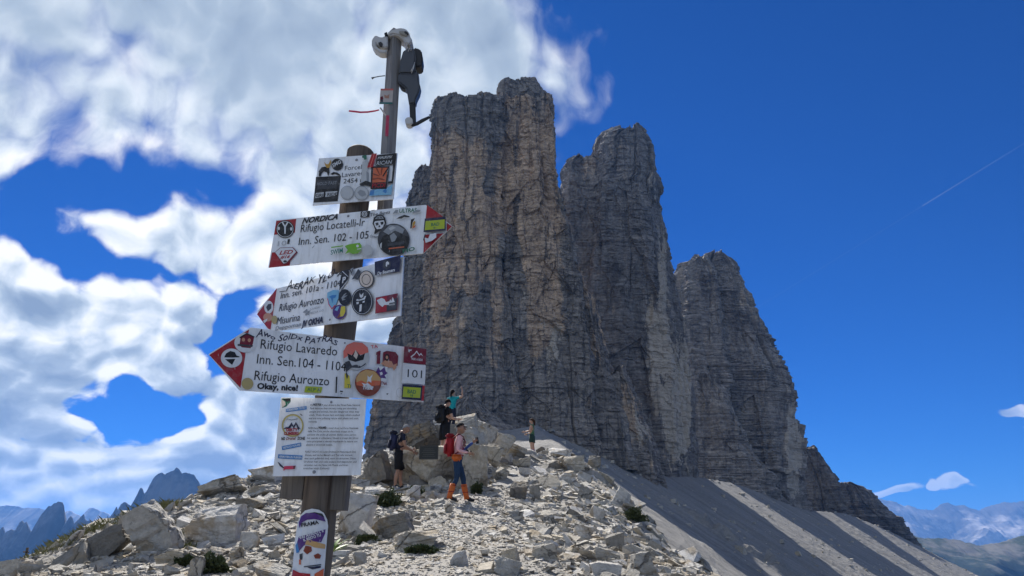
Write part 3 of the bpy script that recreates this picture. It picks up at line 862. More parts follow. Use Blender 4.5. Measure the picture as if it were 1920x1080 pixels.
# ------------------------------------------------------------------ stones
def lime_mat(name, use_random):
    """Pale limestone, each stone with its own tone."""
    m = pbr(name, (0.4, 0.38, 0.35), 0.9, 0, 0.2)
    T, b = nodes_of(m)
    P = T.n('ShaderNodeTexCoord').outputs['Object']
    tone = T.n('ShaderNodeObjectInfo').outputs['Random'] if use_random else T.attr('tone')
    base = T.ramp(tone, [(0.0, (0.20, 0.185, 0.16)), (0.2, (0.37, 0.355, 0.32)), (0.5, (0.51, 0.49, 0.445)), (0.72, (0.54, 0.475, 0.365)), (0.86, (0.61, 0.585, 0.54)), (1.0, (0.70, 0.685, 0.65))])
    W3 = T.n('ShaderNodeNewGeometry').outputs['Position']
    n = T.noise(W3, scale=9.0, detail=6, rough=0.68)
    n3 = T.noise(W3, scale=2.4, detail=4, rough=0.6)
    c = T.mix(T.mapr(n, 0.34, 0.66, 0, 1), T.mix(1.0, base, (0.74, 0.73, 0.71), 'MULTIPLY'), T.mix(1.0, base, (1.12, 1.11, 1.1), 'MULTIPLY'))
    c = T.mix(T.mapr(n3, 0.53, 0.66, 0, 0.7, smooth=True), c, (0.33, 0.25, 0.15))
    c = T.mix(T.mapr(T.noise(W3, scale=5.0, detail=5, rough=0.75), 0.60, 0.72, 0, 0.55, smooth=True), c, (0.10, 0.095, 0.085))
    T.put(b.inputs['Base Color'], c)
    ck = T.voronoi(T.vec('ADD', W3, T.vec('SCALE', T.comb(n, n3, n), scale=0.35)), scale=0.8, feature='DISTANCE_TO_EDGE')
    crack = T.mapr(ck, 0.0, 0.012, 1, 0, smooth=True)
    c = T.mix(T.math('MULTIPLY', crack, 0.6), c, (0.07, 0.065, 0.055))
    T.put(b.inputs['Base Color'], c)
    h = T.math('ADD', T.math('ADD', n, T.noise(W3, scale=45, detail=4, rough=0.7)), T.math('MULTIPLY', crack, -1.2))
    bump(T, b, h, 0.85, 0.05)
    return m


M_LIME = lime_mat('limestone', True)
M_RUB = lime_mat('limestone_rubble', False)


def cube_grid(n):
    """Unit cube surface, n cells along each edge, shared vertices."""
    idx, V, F = {}, [], []
    def vid(p):
        k = tuple(int(round(x)) for x in p)
        if k not in idx:
            idx[k] = len(V); V.append(k)
        return idx[k]
    for ax in range(3):
        for s in (0, n):
            for i in range(n):
                for j in range(n):
                    q = []
                    for di, dj in ((0, 0), (1, 0), (1, 1), (0, 1)):
                        p = [0, 0, 0]
                        p[ax] = s; p[(ax + 1) % 3] = i + di; p[(ax + 2) % 3] = j + dj
                        q.append(vid(p))
                    F.append(q if s else q[::-1])
    return np.array(V, float) / n * 2 - 1, np.array(F)


_CG = {n: cube_grid(n) for n in (1, 2, 4, 14, 20)}


def rock_verts(n, seed, cuts=9, block=0.85, rough=0.05, beds=0.0):
    """A fractured block inside the unit cube: planes chop it, beds step it."""
    r = np.random.RandomState(seed)
    V, F = _CG[n]
    P = V.copy()
    if n == 1:
        P = P * (1 - r.rand(8, 3) * 0.55)
    for i in range(cuts):
        nrm = r.normal(size=3); nrm /= np.linalg.norm(nrm)
        sup = np.abs(nrm).sum()
        d = sup * (0.50 + 0.32 * r.rand()) if i % 3 else sup * (0.42 + 0.2 * r.rand())
        d = max(d, block * 0.75)
        over = np.maximum(P @ nrm - d, 0)
        P = P - over[:, None] * nrm[None]
    if n > 4:
        q = P * 2.2 + seed * 1.7
        dirn = P / (np.linalg.norm(P, axis=1)[:, None] + 1e-6)
        P = P + dirn * ((fbm(q[:, 0], q[:, 1], q[:, 2], 5, seed, 0.6) + 0.5 * (cell(q[:, 0] * 1.3 + q[:, 1], q[:, 2] * 1.6, seed) - 0.5)) * rough)[:, None]
        if beds:
            row = P[:, 2] * beds + fbm(q[:, 0] * 0.5, q[:, 1] * 0.5, q[:, 2] * 0.5, 2, seed + 3) * 0.4
            st = (cell(row, 0, seed + 5) - 0.5) * 0.09
            P[:, :2] *= (1 + st)[:, None]
            cr = np.abs(fbm(q[:, 0] * 0.45, q[:, 1] * 0.45, q[:, 2] * 0.25, 3, seed + 8))
            P = P - dirn * (np.exp(-(cr / 0.035) ** 2) * 0.08)[:, None]
    elif n > 1:
        P = P + r.normal(size=P.shape) * 0.03
    return P, F


def ray_ground(px, py, d0=5.0, d1=60.0):
    """Depth at which the sight line through a picture point first meets the ground."""
    ds = np.linspace(d0, d1, 700)
    d = pix_dir(px, py)
    x = d.x / d.y * ds; z = EYE.z + d.z / d.y * ds
    hit = np.nonzero(ground(x, ds) >= z)[0]
    return float(ds[hit[0]]) if len(hit) else None


def boulder(px, py, wp, hp, label, seed, D=None, yaw=0.0, tilt=0.0, roll=0.0, depth=0.85, n=14, cuts=9, rough=0.085, beds=5.0, name='boulder', mat=None, parent=None, sink=0.12, block=0.85):
    """A boulder that shows wp x hp picture pixels about (px, py), sunk a little into the ground."""
    if D is None:
        D = ray_ground(px, py + hp * 0.42) or 18.0
        D += wp * D / FPX * depth * 0.35
    W_, H_ = wp * D / FPX, hp * D / FPX * 1.03
    P, F = rock_verts(n, seed, cuts, block, rough, beds)
    P = P * np.array([W_ / 2, W_ * depth / 2, H_ / 2 * (1 + sink)])
    if n == 14 and wp > 38: n = 20; P, F = rock_verts(n, seed, cuts, block, rough, beds); P = P * np.array([W_ / 2, W_ * depth / 2, H_ / 2 * (1 + sink)])
    R = np.array(Euler((math.radians(tilt), math.radians(roll), math.radians(yaw))).to_matrix())
    P = P @ R.T
    ext = np.ptp(P[:, 0]), np.ptp(P[:, 2])
    P[:, 0] *= W_ / ext[0]; P[:, 2] *= H_ * (1 + sink) / ext[1]
    c = at(px, py, D)
    c.z -= H_ * sink / 2
    me = mesh_np(name, P, F, [mat or M_LIME])
    if parent is None:
        o = link(name, me, None, label, 'boulder' if name == 'boulder' else 'rock')
        o.location = c
    else:
        o = link(name, me, parent)
        o.location = c - parent.location
    return o


BIG = [
    (292, 993, 112, 104, 'largest pale boulder at the left, undercut and tilted upwards to the right', 1, dict(roll=-28, tilt=10, depth=0.7)),
    (204, 1018, 92, 62, 'long flat slab leaning against the left side of the largest pale boulder', 2, dict(roll=-32, depth=0.5, beds=9)),
    (403, 986, 112, 70, 'wide cracked block just right of the largest pale boulder', 3, dict(roll=-6, beds=4, block=0.95)),
    (503, 886, 60, 40, 'dark angular boulder on the skyline left of the notice board', 4, dict(roll=-14)),
    (425, 913, 84, 40, 'broad sloping slab on the left skyline', 5, dict(roll=-20, beds=8)),
    (488, 922, 60, 32, 'ochre slab below the dark skyline boulder', 6, dict(roll=-24)),
    (472, 947, 50, 28, 'long block between the skyline slabs and the cracked block', 7, dict(roll=-8)),
    (22, 1066, 66, 34, 'dark block in the bottom left corner', 8, dict(roll=-8)),
    (326, 1046, 52, 30, 'grey block in front of the largest pale boulder', 9, dict(roll=-4)),
    (400, 1036, 34, 24, 'white slab in front of the cracked block', 10, dict(roll=22)),
    (372, 1066, 30, 40, 'upright white stone at the bottom left among dark plants', 11, dict(roll=10)),
    (446, 1040, 26, 26, 'grey rounded stone in front of the cracked block', 12, dict()),
    (468, 1014, 38, 30, 'grey block in the shade right of the cracked block', 13, dict()),
    (510, 1075, 60, 40, 'rounded brown rock at the bottom left of the post foot', 14, dict(roll=10)),
    (667, 968, 70, 78, 'upright grey-white slab standing right of the post', 15, dict(roll=6, depth=0.45, beds=0, block=0.9)),
    (735, 989, 80, 44, 'pale flat slab lying beside the path', 16, dict(roll=-18, beds=6, depth=1.1)),
    (779, 1010, 100, 48, 'large pale flagstone lying beside the path, nearer than the other slab', 17, dict(roll=-14, beds=6, depth=1.2)),
    (841, 955, 16, 16, 'small squared cream stone alone on the path', 18, dict(beds=0)),
    (974, 921, 40, 46, 'tall pale stone standing right of the path', 19, dict(beds=3)),
    (1003, 922, 24, 40, 'narrow stone leaning on the tall pale stone', 20, dict(roll=8)),
    (1060, 899, 44, 26, 'orange-brown block on the right ridge', 21, dict(roll=4)),
    (936, 888, 40, 36, 'dark faceted rock at the foot of the memorial outcrop', 22, dict(roll=30)),
    (1019, 1036, 54, 38, 'smooth blue-grey flagstone standing near the front right', 23, dict(roll=-10, depth=0.3, beds=0)),
    (1142, 1068, 66, 44, 'bright white rock at the bottom right', 24, dict(roll=-14)),
    (1196, 1058, 60, 50, 'cream block behind the bright white rock', 25, dict(roll=-20)),
    (1133, 1038, 56, 32, 'brown slab on the front right slope', 26, dict(roll=14, depth=0.5)),
    (860, 1048, 38, 34, 'pointed white stone at the front of the path', 27, dict(roll=-12)),
    (952, 1066, 60, 40, 'pale block at the bottom centre', 28, dict(roll=12)),
    (957, 1042, 40, 34, 'pale wedge just above the bottom centre block', 29, dict(roll=-16)),
    (1010, 1016, 20, 16, 'small ochre stone above the blue-grey flagstone', 30, dict()),
    (1096, 1000, 44, 34, 'pale fluted rock on the right slope', 31, dict(beds=7)),
    (1150, 1014, 40, 34, 'grey block right of the fluted rock', 32, dict()),
    (1040, 873, 36, 26, 'rounded ochre rock in the pile on the right crest', 33, dict()),
    (1076, 868, 44, 30, 'grey rock with a dark hollow in the pile on the right crest', 34, dict()),
    (1052, 848, 52, 22, 'long pale rock topping the pile on the right crest', 35, dict(beds=3)),
    (1013, 846, 22, 18, 'pale knobbly rock at the feet of the person in green', 36, dict()),
    (1113, 868, 30, 34, 'upright knobbly rock at the right end of the crest', 37, dict(beds=6)),
    (978, 868, 40, 22, 'flat-topped rock below the person in green', 38, dict()),
    (985, 886, 26, 18, 'small wedge between the rocks below the person in green', 39, dict()),
    (951, 862, 26, 22, 'angular pale rock beside the memorial outcrop', 40, dict()),
    (1095, 925, 36, 30, 'white-topped block on the upper right slope', 41, dict(roll=24)),
    (1165, 935, 44, 46, 'tilted dark slab at the edge of the right slope', 42, dict(roll=34, depth=0.5, beds=8)),
    (1118, 962, 36, 34, 'grey slab half way down the right slope', 43, dict(roll=30, depth=0.5)),
    (700, 925, 50, 34, 'low dark rock left of the standing hiker', 44, dict()),
    (775, 925, 30, 34, 'block at the edge of the path below the plaque', 45, dict(beds=3)),
    (664, 1014, 24, 16, 'small pale stone at the foot of the upright grey-white slab', 46, dict()),
]
for (px, py, wp, hp, lab, sd, kw) in BIG:
    if sd >= 19: wp, hp = wp * 0.86, hp * 0.80
    boulder(px, py, wp, hp, lab, sd + 100, **kw)

# ------------------------------------------------------------------ memorial outcrop
OD = 20.6
OUT = empty('rock_outcrop', at(810, 935, OD + 1.0), 'blocky ochre and grey rock outcrop carrying the dark plaque', 'outcrop')
for i, (px, py, wp, hp, dD, kw) in enumerate([
    (804, 866, 96, 62, 0.4, dict(depth=0.9, block=1.05, beds=2.5)), (786, 915, 40, 44, 0.1, dict(depth=0.9, block=1.1)), (823, 917, 42, 46, -0.1, dict(depth=0.9, block=1.1)),
    (886, 886, 58, 98, 0.0, dict(depth=0.8, block=1.0, beds=3)), (853, 880, 34, 70, 0.8, dict(block=1.1)), (713, 880, 52, 60, 0.6, dict(roll=-14, beds=3)), (738, 884, 26, 50, 0.9, dict(roll=-4)),
    (765, 870, 34, 76, 1.2, dict(roll=8)), (780, 822, 80, 46, 4.4, dict(roll=-24, beds=8)), (883, 832, 56, 58, 1.4, dict(roll=12, beds=9, depth=0.9)), (880, 806, 50, 34, 3.6, dict(roll=-24, beds=9)),
    (815, 818, 60, 40, 5.0, dict(roll=-18, beds=8)), (925, 850, 40, 40, 2.4, dict(roll=24)), (856, 816, 46, 40, 5.4, dict(beds=7)), (760, 836, 50, 34, 4.5, dict(beds=5, roll=-20)), (908, 822, 40, 40, 3.6, dict(beds=7, roll=20)), (872, 794, 56, 46, 6.8, dict(beds=8, roll=-16)), (908, 806, 54, 46, 8.0, dict(beds=7, roll=22)), (940, 828, 50, 40, 9.0, dict(beds=7, roll=24)), (966, 844, 40, 30, 10.0, dict(beds=6, roll=20)), (838, 806, 44, 40, 7.4, dict(beds=8, roll=-10)), (795, 832, 60, 36, 7.0, dict(beds=7, roll=-18)),
]):
    kw.setdefault('n', 20 if wp > 40 else 14)
    boulder(px, py, wp, hp, None, 300 + i, D=OD + dD, name='block', parent=OUT, rough=0.10, mat=None, **kw)
M_BRONZE = pbr('dark_bronze', (0.035, 0.036, 0.032), 0.45, 0.6, 0.4)
pl0, pl1 = at(787, 836.5, 19.35), at(821, 861, 19.35)
PLQ = empty('plaque', (pl0 + pl1) / 2, 'dark metal memorial plaque fixed to the rock outcrop', 'plaque')
w_, h_ = pl1.x - pl0.x, pl0.z - pl1.z
link('panel', box_mesh('panel', (w_, 0.03, h_), M_BRONZE, 0.004), PLQ)
for s in (-1, 1):
    link('frame_strip', box_mesh('frame_strip', (w_ * 1.02, 0.02, 0.018), pbr('bronze_edge', (0.09, 0.085, 0.07), 0.4, 0.6), 0.003, Matrix.Translation((0, -0.012, s * h_ / 2))), PLQ)
    link('frame_strip', box_mesh('frame_strip', (0.018, 0.02, h_ * 0.97), MATS['bronze_edge'], 0.003, Matrix.Translation((s * w_ / 2, -0.012, 0))), PLQ)
for k in range(5):
    link('raised_line', box_mesh('raised_line', (w_ * (0.5 + 0.3 * ((k * 37) % 5) / 5), 0.004, 0.012), MATS['bronze_edge'], 0.0, Matrix.Translation((0, -0.016, h_ * (0.28 - k * 0.14)))), PLQ)

# ------------------------------------------------------------------ loose stones on the saddle: the 300 that show largest, then the rubble
rs = np.random.RandomState(7)
VAR = []
for k in range(14):
    P, F = rock_verts(2, 700 + k, 7, 0.8)
    VAR.append(mesh_np('rock', P, F, [M_LIME]))


def ground_normal(x, y, e=0.25):
    gx = (ground_base(x + e, y) - ground_base(x - e, y)) / (2 * e)
    gy = (ground_base(x, y + e) - ground_base(x, y - e)) / (2 * e)
    n = np.stack([-gx, -gy, np.ones_like(gx)], -1)
    return n / np.linalg.norm(n, axis=-1)[..., None]


def right_edge(y):
    return np.interp(y, [0, 8, 14, 22, 30, 36, 60], [3.2, 3.6, 4.2, 4.8, 5.0, 5.0, 7])


def left_edge(y):
    return np.interp(y, [0, 8, 12, 16, 20, 24, 36], [-7, -8, -10, -11, -9.5, -8, -6])


ys_ = 7.2 * (36 / 7.2) ** rs.rand(4000)
xs_ = left_edge(ys_) + (right_edge(ys_) - left_edge(ys_)) * rs.rand(4000)
keep = (rs.rand(4000) > path_mask(xs_, ys_) * 0.97) & (np.abs(xs_ / ys_) < 0.74)
# more stones on the right ridge and on the left bank than between
wgt = 0.45 + 0.55 * np.clip(vnoise(xs_ / 2.0, ys_ / 3.0, 0, 611) * 2 - 0.5, 0, 1) + (xs_ > 0.8) * 0.25
keep &= rs.rand(4000) < wgt
xs_, ys_ = xs_[keep][:300], ys_[keep][:300]
zs_ = ground(xs_, ys_)
nn_ = ground_normal(xs_, ys_)
for i in range(len(xs_)):
    s = (0.085 + 0.12 * rs.rand() ** 2.4) * (ys_[i] / 10) ** 0.75
    o = bpy.data.objects.new('rock', VAR[i % len(VAR)])
    COL.objects.link(o)
    q = Vector(nn_[i]).to_track_quat('Z', 'Y').to_euler()
    R = Vector(nn_[i]).to_track_quat('Z', 'Y').to_matrix() @ Euler((rs.normal() * 0.35, rs.normal() * 0.35, rs.rand() * 6.28)).to_matrix()
    sc = Vector((s * (0.8 + 0.6 * rs.rand()), s * (0.6 + 0.4 * rs.rand()), s * (0.12 + 0.24 * rs.rand())))
    o.parent = GROUND
    o.matrix_local = Matrix.Translation((xs_[i], ys_[i], zs_[i] + sc.z * 0.35)) @ R.to_4x4() @ Matrix.Diagonal(sc).to_4x4()


def scatter(n, yr, size, seed, on_path, flat=0.38, tone=(0.15, 1.0)):
    r = np.random.RandomState(seed)
    y = yr[0] * (yr[1] / yr[0]) ** r.rand(n)
    x = left_edge(y) - 0.5 + (right_edge(y) + 1.2 - left_edge(y)) * r.rand(n)
    pm = path_mask(x, y)
    k = (r.rand(n) < (pm if on_path else 1 - 0.93 * pm)) & (np.abs(x / y) < 0.80)
    x, y = x[k], y[k]
    m = len(x)
    z = ground(x, y); nrm = ground_normal(x, y)
    var = [rock_verts(1, 900 + i, 3, 0.7)[0] for i in range(20)]
    F1 = _CG[1][1]
    s = size[0] * (size[1] / size[0]) ** (r.rand(m) ** 2.0) * (y / 10) ** 0.75
    sc = np.stack([s * (0.8 + 0.5 * r.rand(m)), s * (0.55 + 0.4 * r.rand(m)), s * flat * (0.5 + 0.8 * r.rand(m))], 1)
    a = r.rand(m) * 6.283
    # frame: normal with a random lean, random turn
    nv = nrm + r.normal(size=(m, 3)) * 0.28
    nv /= np.linalg.norm(nv, axis=1)[:, None]
    t = np.stack([np.cos(a), np.sin(a), np.zeros(m)], 1)
    t -= (t * nv).sum(1)[:, None] * nv
    t /= np.linalg.norm(t, axis=1)[:, None]
    b = np.cross(nv, t)
    base = np.stack(var)[r.randint(0, 20, m)]            # m, 8, 3
    L = base * sc[:, None, :]
    Wd = L[:, :, 0:1] * t[:, None] + L[:, :, 1:2] * b[:, None] + L[:, :, 2:3] * nv[:, None]
    Wd += np.stack([x, y, z + sc[:, 2] * 0.3], 1)[:, None, :]
    tn = np.repeat(tone[0] + (tone[1] - tone[0]) * r.rand(m), 8)
    faces = (F1[None] + (np.arange(m) * 8)[:, None, None]).reshape(-1, 4)
    return Wd.reshape(-1, 3), faces, tn


parts = [scatter(38000, (6.6, 17), (0.014, 0.075), 21, False, 0.32), scatter(17000, (14, 40), (0.018, 0.10), 22, False, 0.34), scatter(46000, (6.6, 21), (0.014, 0.046), 23, True, 0.26, (0.3, 1.0)), scatter(2600, (6.6, 26), (0.07, 0.16), 24, False)]
off, VV, FF, TT = 0, [], [], []
for v, f, t in parts:
    VV.append(v); FF.append(f + off); TT.append(t); off += len(v)
me = mesh_np('rubble', np.concatenate(VV), np.concatenate(FF), [M_RUB], attrs={'tone': np.concatenate(TT)})
link('rubble', me, None, 'loose limestone chips and gravel covering the saddle', 'rubble', kind='stuff')

# blocks strewn over the scree fans, thickest along the broken rib
r9 = np.random.RandomState(31)
n9 = 9000
iu = r9.randint(60, nt - 4, n9); iv = r9.randint(26, 200, n9)
wt = 0.16 + rib[iv, iu] * 1.0 + 0.5 * np.clip(vnoise(T2[iv, iu] / 22, S2[iv, iu] / 60, 0, 71) * 3 - 1.7, 0, 1)
kp = r9.rand(n9) < wt
iu, iv = iu[kp], iv[kp]
pos = np.stack([GX[iv, iu], GY[iv, iu], GZ[iv, iu]], 1) + r9.normal(size=(len(iu), 3)) * np.array([1.2, 1.2, 0])
m9 = len(pos)
sz = 0.22 * 9.0 ** (r9.rand(m9) ** 3.0)
base = np.stack([rock_verts(1, 960 + i, 3, 0.7)[0] for i in range(12)])[r9.randint(0, 12, m9)]
an = r9.rand(m9) * 6.283
ca, sa_ = np.cos(an)[:, None], np.sin(an)[:, None]
L = base * (sz[:, None] * np.stack([0.9 + 0.5 * r9.rand(m9), 0.7 + 0.4 * r9.rand(m9), 0.5 + 0.5 * r9.rand(m9)], 1))[:, None, :]
Wd = np.stack([L[:, :, 0] * ca - L[:, :, 1] * sa_, L[:, :, 0] * sa_ + L[:, :, 1] * ca, L[:, :, 2]], -1) + pos[:, None, :]
me = mesh_np('scree_rubble', Wd.reshape(-1, 3), (_CG[1][1][None] + (np.arange(m9) * 8)[:, None, None]).reshape(-1, 4), [M_RUB], attrs={'tone': np.repeat(0.1 + 0.6 * r9.rand(m9), 8)})
link('scree_rubble', me, None, 'fallen blocks strewn over the scree below the towers', 'rubble', kind='stuff')

# ------------------------------------------------------------------ signpost
def plate_mat():
    m = pbr('painted_aluminium', (0.72, 0.73, 0.74), 0.42, 0.0, 0.4)
    T, b = nodes_of(m)
    P = T.n('ShaderNodeTexCoord').outputs['Object']
    n = T.noise(P, scale=7, detail=7, rough=0.7)
    s = T.noise(T.mapping(P, (9, 1.4, 9)), scale=3.0, detail=6, rough=0.7)
    c = T.mix(T.mapr(n, 0.42, 0.72, 0, 0.6), (0.80, 0.81, 0.82), (0.62, 0.625, 0.62))
    c = T.mix(T.mapr(s, 0.50, 0.72, 0, 0.6), c, (0.40, 0.385, 0.355))
    sc2 = T.noise(T.mapping(P, (1, 1, 1), rot=(0, 0, 0.6)), scale=60, detail=5, rough=0.75)
    c = T.mix(T.mapr(sc2, 0.64, 0.72, 0, 0.5, smooth=True), c, (0.30, 0.29, 0.27))
    T.put(b.inputs['Base Color'], c)
    T.put(b.inputs['Roughness'], T.mapr(n, 0.3, 0.7, 0.34, 0.6))
    return m


def wood_mat(name, c1, c2, dark, scale=1.0):
    m = pbr(name, c1, 0.85, 0, 0.2)
    T, b = nodes_of(m)
    P = T.n('ShaderNodeTexCoord').outputs['Object']
    g = T.noise(T.mapping(P, (38 * scale, 38 * scale, 1.6 * scale)), scale=1.0, detail=6, rough=0.65, dist=0.6)
    g2 = T.noise(T.mapping(P, (11 * scale, 11 * scale, 0.6 * scale)), scale=1.0, detail=3, rough=0.5)
    c = T.mix(T.mapr(g2, 0.35, 0.65), c1, c2)
    c = T.mix(T.mapr(g, 0.48, 0.7), c, dark)
    T.put(b.inputs['Base Color'], c)
    bump(T, b, g, 0.6, 0.004)
    return m


M_PLATE = plate_mat()
M_EDGE = pbr('bare_aluminium', (0.6, 0.6, 0.6), 0.35, 0.8, 0.5)
M_POST = wood_mat('weathered_larch', (0.15, 0.112, 0.082), (0.115, 0.10, 0.085), (0.035, 0.025, 0.02))
M_POLE = wood_mat('silver_grey_timber', (0.27, 0.255, 0.24), (0.21, 0.20, 0.19), (0.10, 0.09, 0.09))
M_SCREW = pbr('galvanised_screw', (0.25, 0.25, 0.26), 0.4, 0.9, 0.5)
SY = 2.7
SIGN = empty('signpost', at(592, 1010, SY) - Vector((0, 0, 0.95)), 'weathered wooden signpost carrying stickered white direction boards', 'signpost')
SIGN_O = SIGN.location.copy()


def to_part(o, parent=SIGN):
    """Parent an object whose coordinates are world coordinates under a thing that stands at its own place."""
    o.parent = parent
    o.matrix_parent_inverse = Matrix.Translation(-parent.location)
    return o


# the post itself, slightly leaning, hewn rather than turned
pa, pb = at(592, 1010, SY), at(676, 286, SY + 0.04)
axis = (pb - pa)
base_pt = pa - axis * (0.95 / axis.z)
pts, rad = [], []
for i in range(25):
    t = i / 24
    pts.append(base_pt + (pb - base_pt) * t - SIGN_O)
    rad.append(0.066 - 0.009 * t + 0.0015 * math.sin(i * 2.3))
pts.append(pts[-1] + (pb - base_pt).normalized() * 0.012); rad.append(0.045)
me = tube_mesh('post', pts, rad, M_POST, 20)
link('post', me, SIGN)


def post_at(py):
    """Axis of the post at a height given by picture row."""
    t = (1010 - py) / (1010 - 286)
    z = (pa + axis * t).z
    # rows are not linear in height: march once
    lo, hi = -0.4, 1.3
    for _ in range(40):
        m = (lo + hi) / 2
        p = pa + axis * m
        dv = p - EYE
        c, s = math.cos(PITCH), math.sin(PITCH)
        row = 540 - FPX * (-dv.y * s + dv.z * c) / (dv.y * c + dv.z * s)
        if row > py: lo = m
        else: hi = m
    return pa + axis * lo


class Plate:
    """A flat board; pictures of points on it are turned into its own plane."""
    def __init__(self, name, corners, yaw, tilt, gap, label, outline=None, thick=0.004):
        yaw, tilt = math.radians(yaw), math.radians(tilt)
        self.n = Vector((math.sin(yaw) * math.cos(tilt), -math.cos(yaw) * math.cos(tilt), math.sin(tilt)))
        self.ex = Vector((0, 0, 1)).cross(self.n).normalized()
        self.ey = self.n.cross(self.ex)
        py = sum(c[1] for c in corners) / len(corners)
        self.o = post_at(py) + self.n * gap            # on the post's face
        self.M = Matrix((tuple(self.ex) + (0,), tuple(self.ey) + (0,), tuple(self.n) + (0,), (0, 0, 0, 1))).transposed()
        self.M.translation = self.o - SIGN_O
        self.poly = [self.loc(*p) for p in (outline or corners)]
        self.k = 0
        V = [(u, v, 0) for u, v in self.poly] + [(u, v, -thick) for u, v in self.poly]
        n = len(self.poly)
        me = bpy.data.meshes.new(name)
        me.from_pydata(V, [], [tuple(range(n)), tuple(range(n, 2 * n))[::-1]] + [(i, i + n, (i + 1) % n + n, (i + 1) % n) for i in range(n)])
        me.materials.append(M_PLATE); me.materials.append(M_EDGE)
        for p in me.polygons:
            p.material_index = 0 if p.index == 0 else 1
        bm = bmesh.new(); bm.from_mesh(me); bmesh.ops.recalc_face_normals(bm, faces=bm.faces); bm.to_mesh(me); bm.free()
        self.ob = link(name, me, SIGN)
        self.ob.matrix_local = self.M
        self.ob['label'] = label

    def loc(self, px, py):
        d = pix_dir(px, py)
        t = (self.o - EYE).dot(self.n) / d.dot(self.n)
        q = EYE + d * t - self.o
        return (q.dot(self.ex), q.dot(self.ey))

    def lift(self):
        self.k += 1
        return 0.0004 + self.k * 0.00022

    def sticker(self, *shapes, name='sticker', label=None):
        """One sticker per cluster of shapes that touch each other."""
        boxes, groups = [], []
        for sh in shapes:
            if sh[1] in ('disc', 'ring'):
                b = (sh[2] - sh[4], sh[3] - sh[5], sh[2] + sh[4], sh[3] + sh[5])
            else:
                b = (min(p[0] for p in sh[1]), min(p[1] for p in sh[1]), max(p[0] for p in sh[1]), max(p[1] for p in sh[1]))
            hit = [i for i, g_ in enumerate(groups) if any(b[0] < q[2] and q[0] < b[2] and b[1] < q[3] and q[1] < b[3] for q in g_[1])]
            if hit:
                i0 = hit[0]
                for i in hit[:0:-1]:
                    groups[i0][0].extend(groups[i][0]); groups[i0][1].extend(groups[i][1]); del groups[i]
                groups[i0][0].append(sh); groups[i0][1].append(b)
            else:
                groups.append(([sh], [b]))
        for g_ in groups:
            self.one_sticker(*g_[0], name=name, label=label)

    def one_sticker(self, *shapes, name='sticker', label=None):
        """shapes: (colour, [(px, py) ...]) polygons or (colour, 'disc', px, py, rx, ry[, rot]) or (colour, 'ring', px, py, rx, ry, width)."""
        V, Fc, mi, mats = [], [], [], []
        for sh in shapes:
            z = self.lift()
            m = ink(sh[0])
            if m not in mats: mats.append(m)
            j = mats.index(m)
            if sh[1] == 'disc':
                _, _, px, py, rx, ry = sh[:6]
                ps = [(px + rx * math.cos(a), py + ry * math.sin(a)) for a in np.linspace(0, 2 * math.pi, 28, endpoint=False)]
            elif sh[1] == 'ring':
                _, _, px, py, rx, ry, w = sh
                for a0 in range(28):
                    q = []
                    for a, f in ((a0, 1), (a0 + 1, 1), (a0 + 1, 0), (a0, 0)):
                        an = 2 * math.pi * a / 28
                        q.append((px + (rx - w * (1 - f)) * math.cos(an), py + (ry - w * (1 - f)) * math.sin(an)))
                    b0 = len(V)
                    V += [self.loc(*p) + (z,) for p in q]
                    Fc.append((b0, b0 + 1, b0 + 2, b0 + 3)); mi.append(j)
                continue
            else:
                ps = sh[1]
            b0 = len(V)
            V += [self.loc(*p) + (z,) for p in ps]
            Fc.append(tuple(range(b0, b0 + len(ps)))); mi.append(j)
        me = bpy.data.meshes.new(name)
        me.from_pydata(V, [], Fc)
        for m in mats: me.materials.append(m)
        me.polygons.foreach_set('material_index', mi)
        bm = bmesh.new(); bm.from_mesh(me)
        bmesh.ops.triangulate(bm, faces=[f for f in bm.faces if len(f.verts) > 4])
        for f in bm.faces:
            f.normal_update()
            if f.normal.z < 0: f.normal_flip()
        bm.to_mesh(me); bm.free()
        o = link(name, me, self.ob)
        if label: o['label'] = label
        return o

    def text(self, s, p0, p1, cap, color='black', bold=0.0, shear=0.0, name='lettering', jitter=0.0, z=None):
        """Lettering on a baseline from picture point p0 to p1 with capitals cap pixels high."""
        a, b = Vector(self.loc(*p0)), Vector(self.loc(*p1))
        up = Vector(self.loc((p0[0] + p1[0]) / 2, (p0[1] + p1[1]) / 2 - cap)) - Vector(self.loc((p0[0] + p1[0]) / 2, (p0[1] + p1[1]) / 2))
        V, Fc = text_mesh(s, bold, shear)
        if not len(V):
            return
        w = V[:, 0].max() - V[:, 0].min()
        dirv = (b - a)
        L = dirv.length
        dirv = dirv / L
        sy = up.length / 0.70
        nv = Vector((-dirv.y, dirv.x))
        z = z if z is not None else self.lift()
        x = (V[:, 0] - V[:, 0].min()) / w * L
        y = V[:, 1] * sy
        if jitter:
            y = y * (1 + 0.25 * np.sin(x / L * 23)) + np.sin(x / L * 17) * jitter * up.length
        P = np.stack([a.x + dirv.x * x + nv.x * y, a.y + dirv.y * x + nv.y * y, np.full(len(x), z)], 1)
        me = bpy.data.meshes.new(name)
        me.from_pydata(P.tolist(), [], Fc)
        me.materials.append(ink(color))
        return link(name, me, self.ob, kind='stuff')

    def screw(self, px, py, r=2.4):
        u, v = self.loc(px, py)
        rr = r / FPX * SY
        me = tube_mesh('screw', [(u, v, -0.001), (u, v, 0.002), (u, v, 0.0032)], [rr, rr, rr * 0.6], M_SCREW, 10)
        return link('screw', me, self.ob)


_TXT = {}


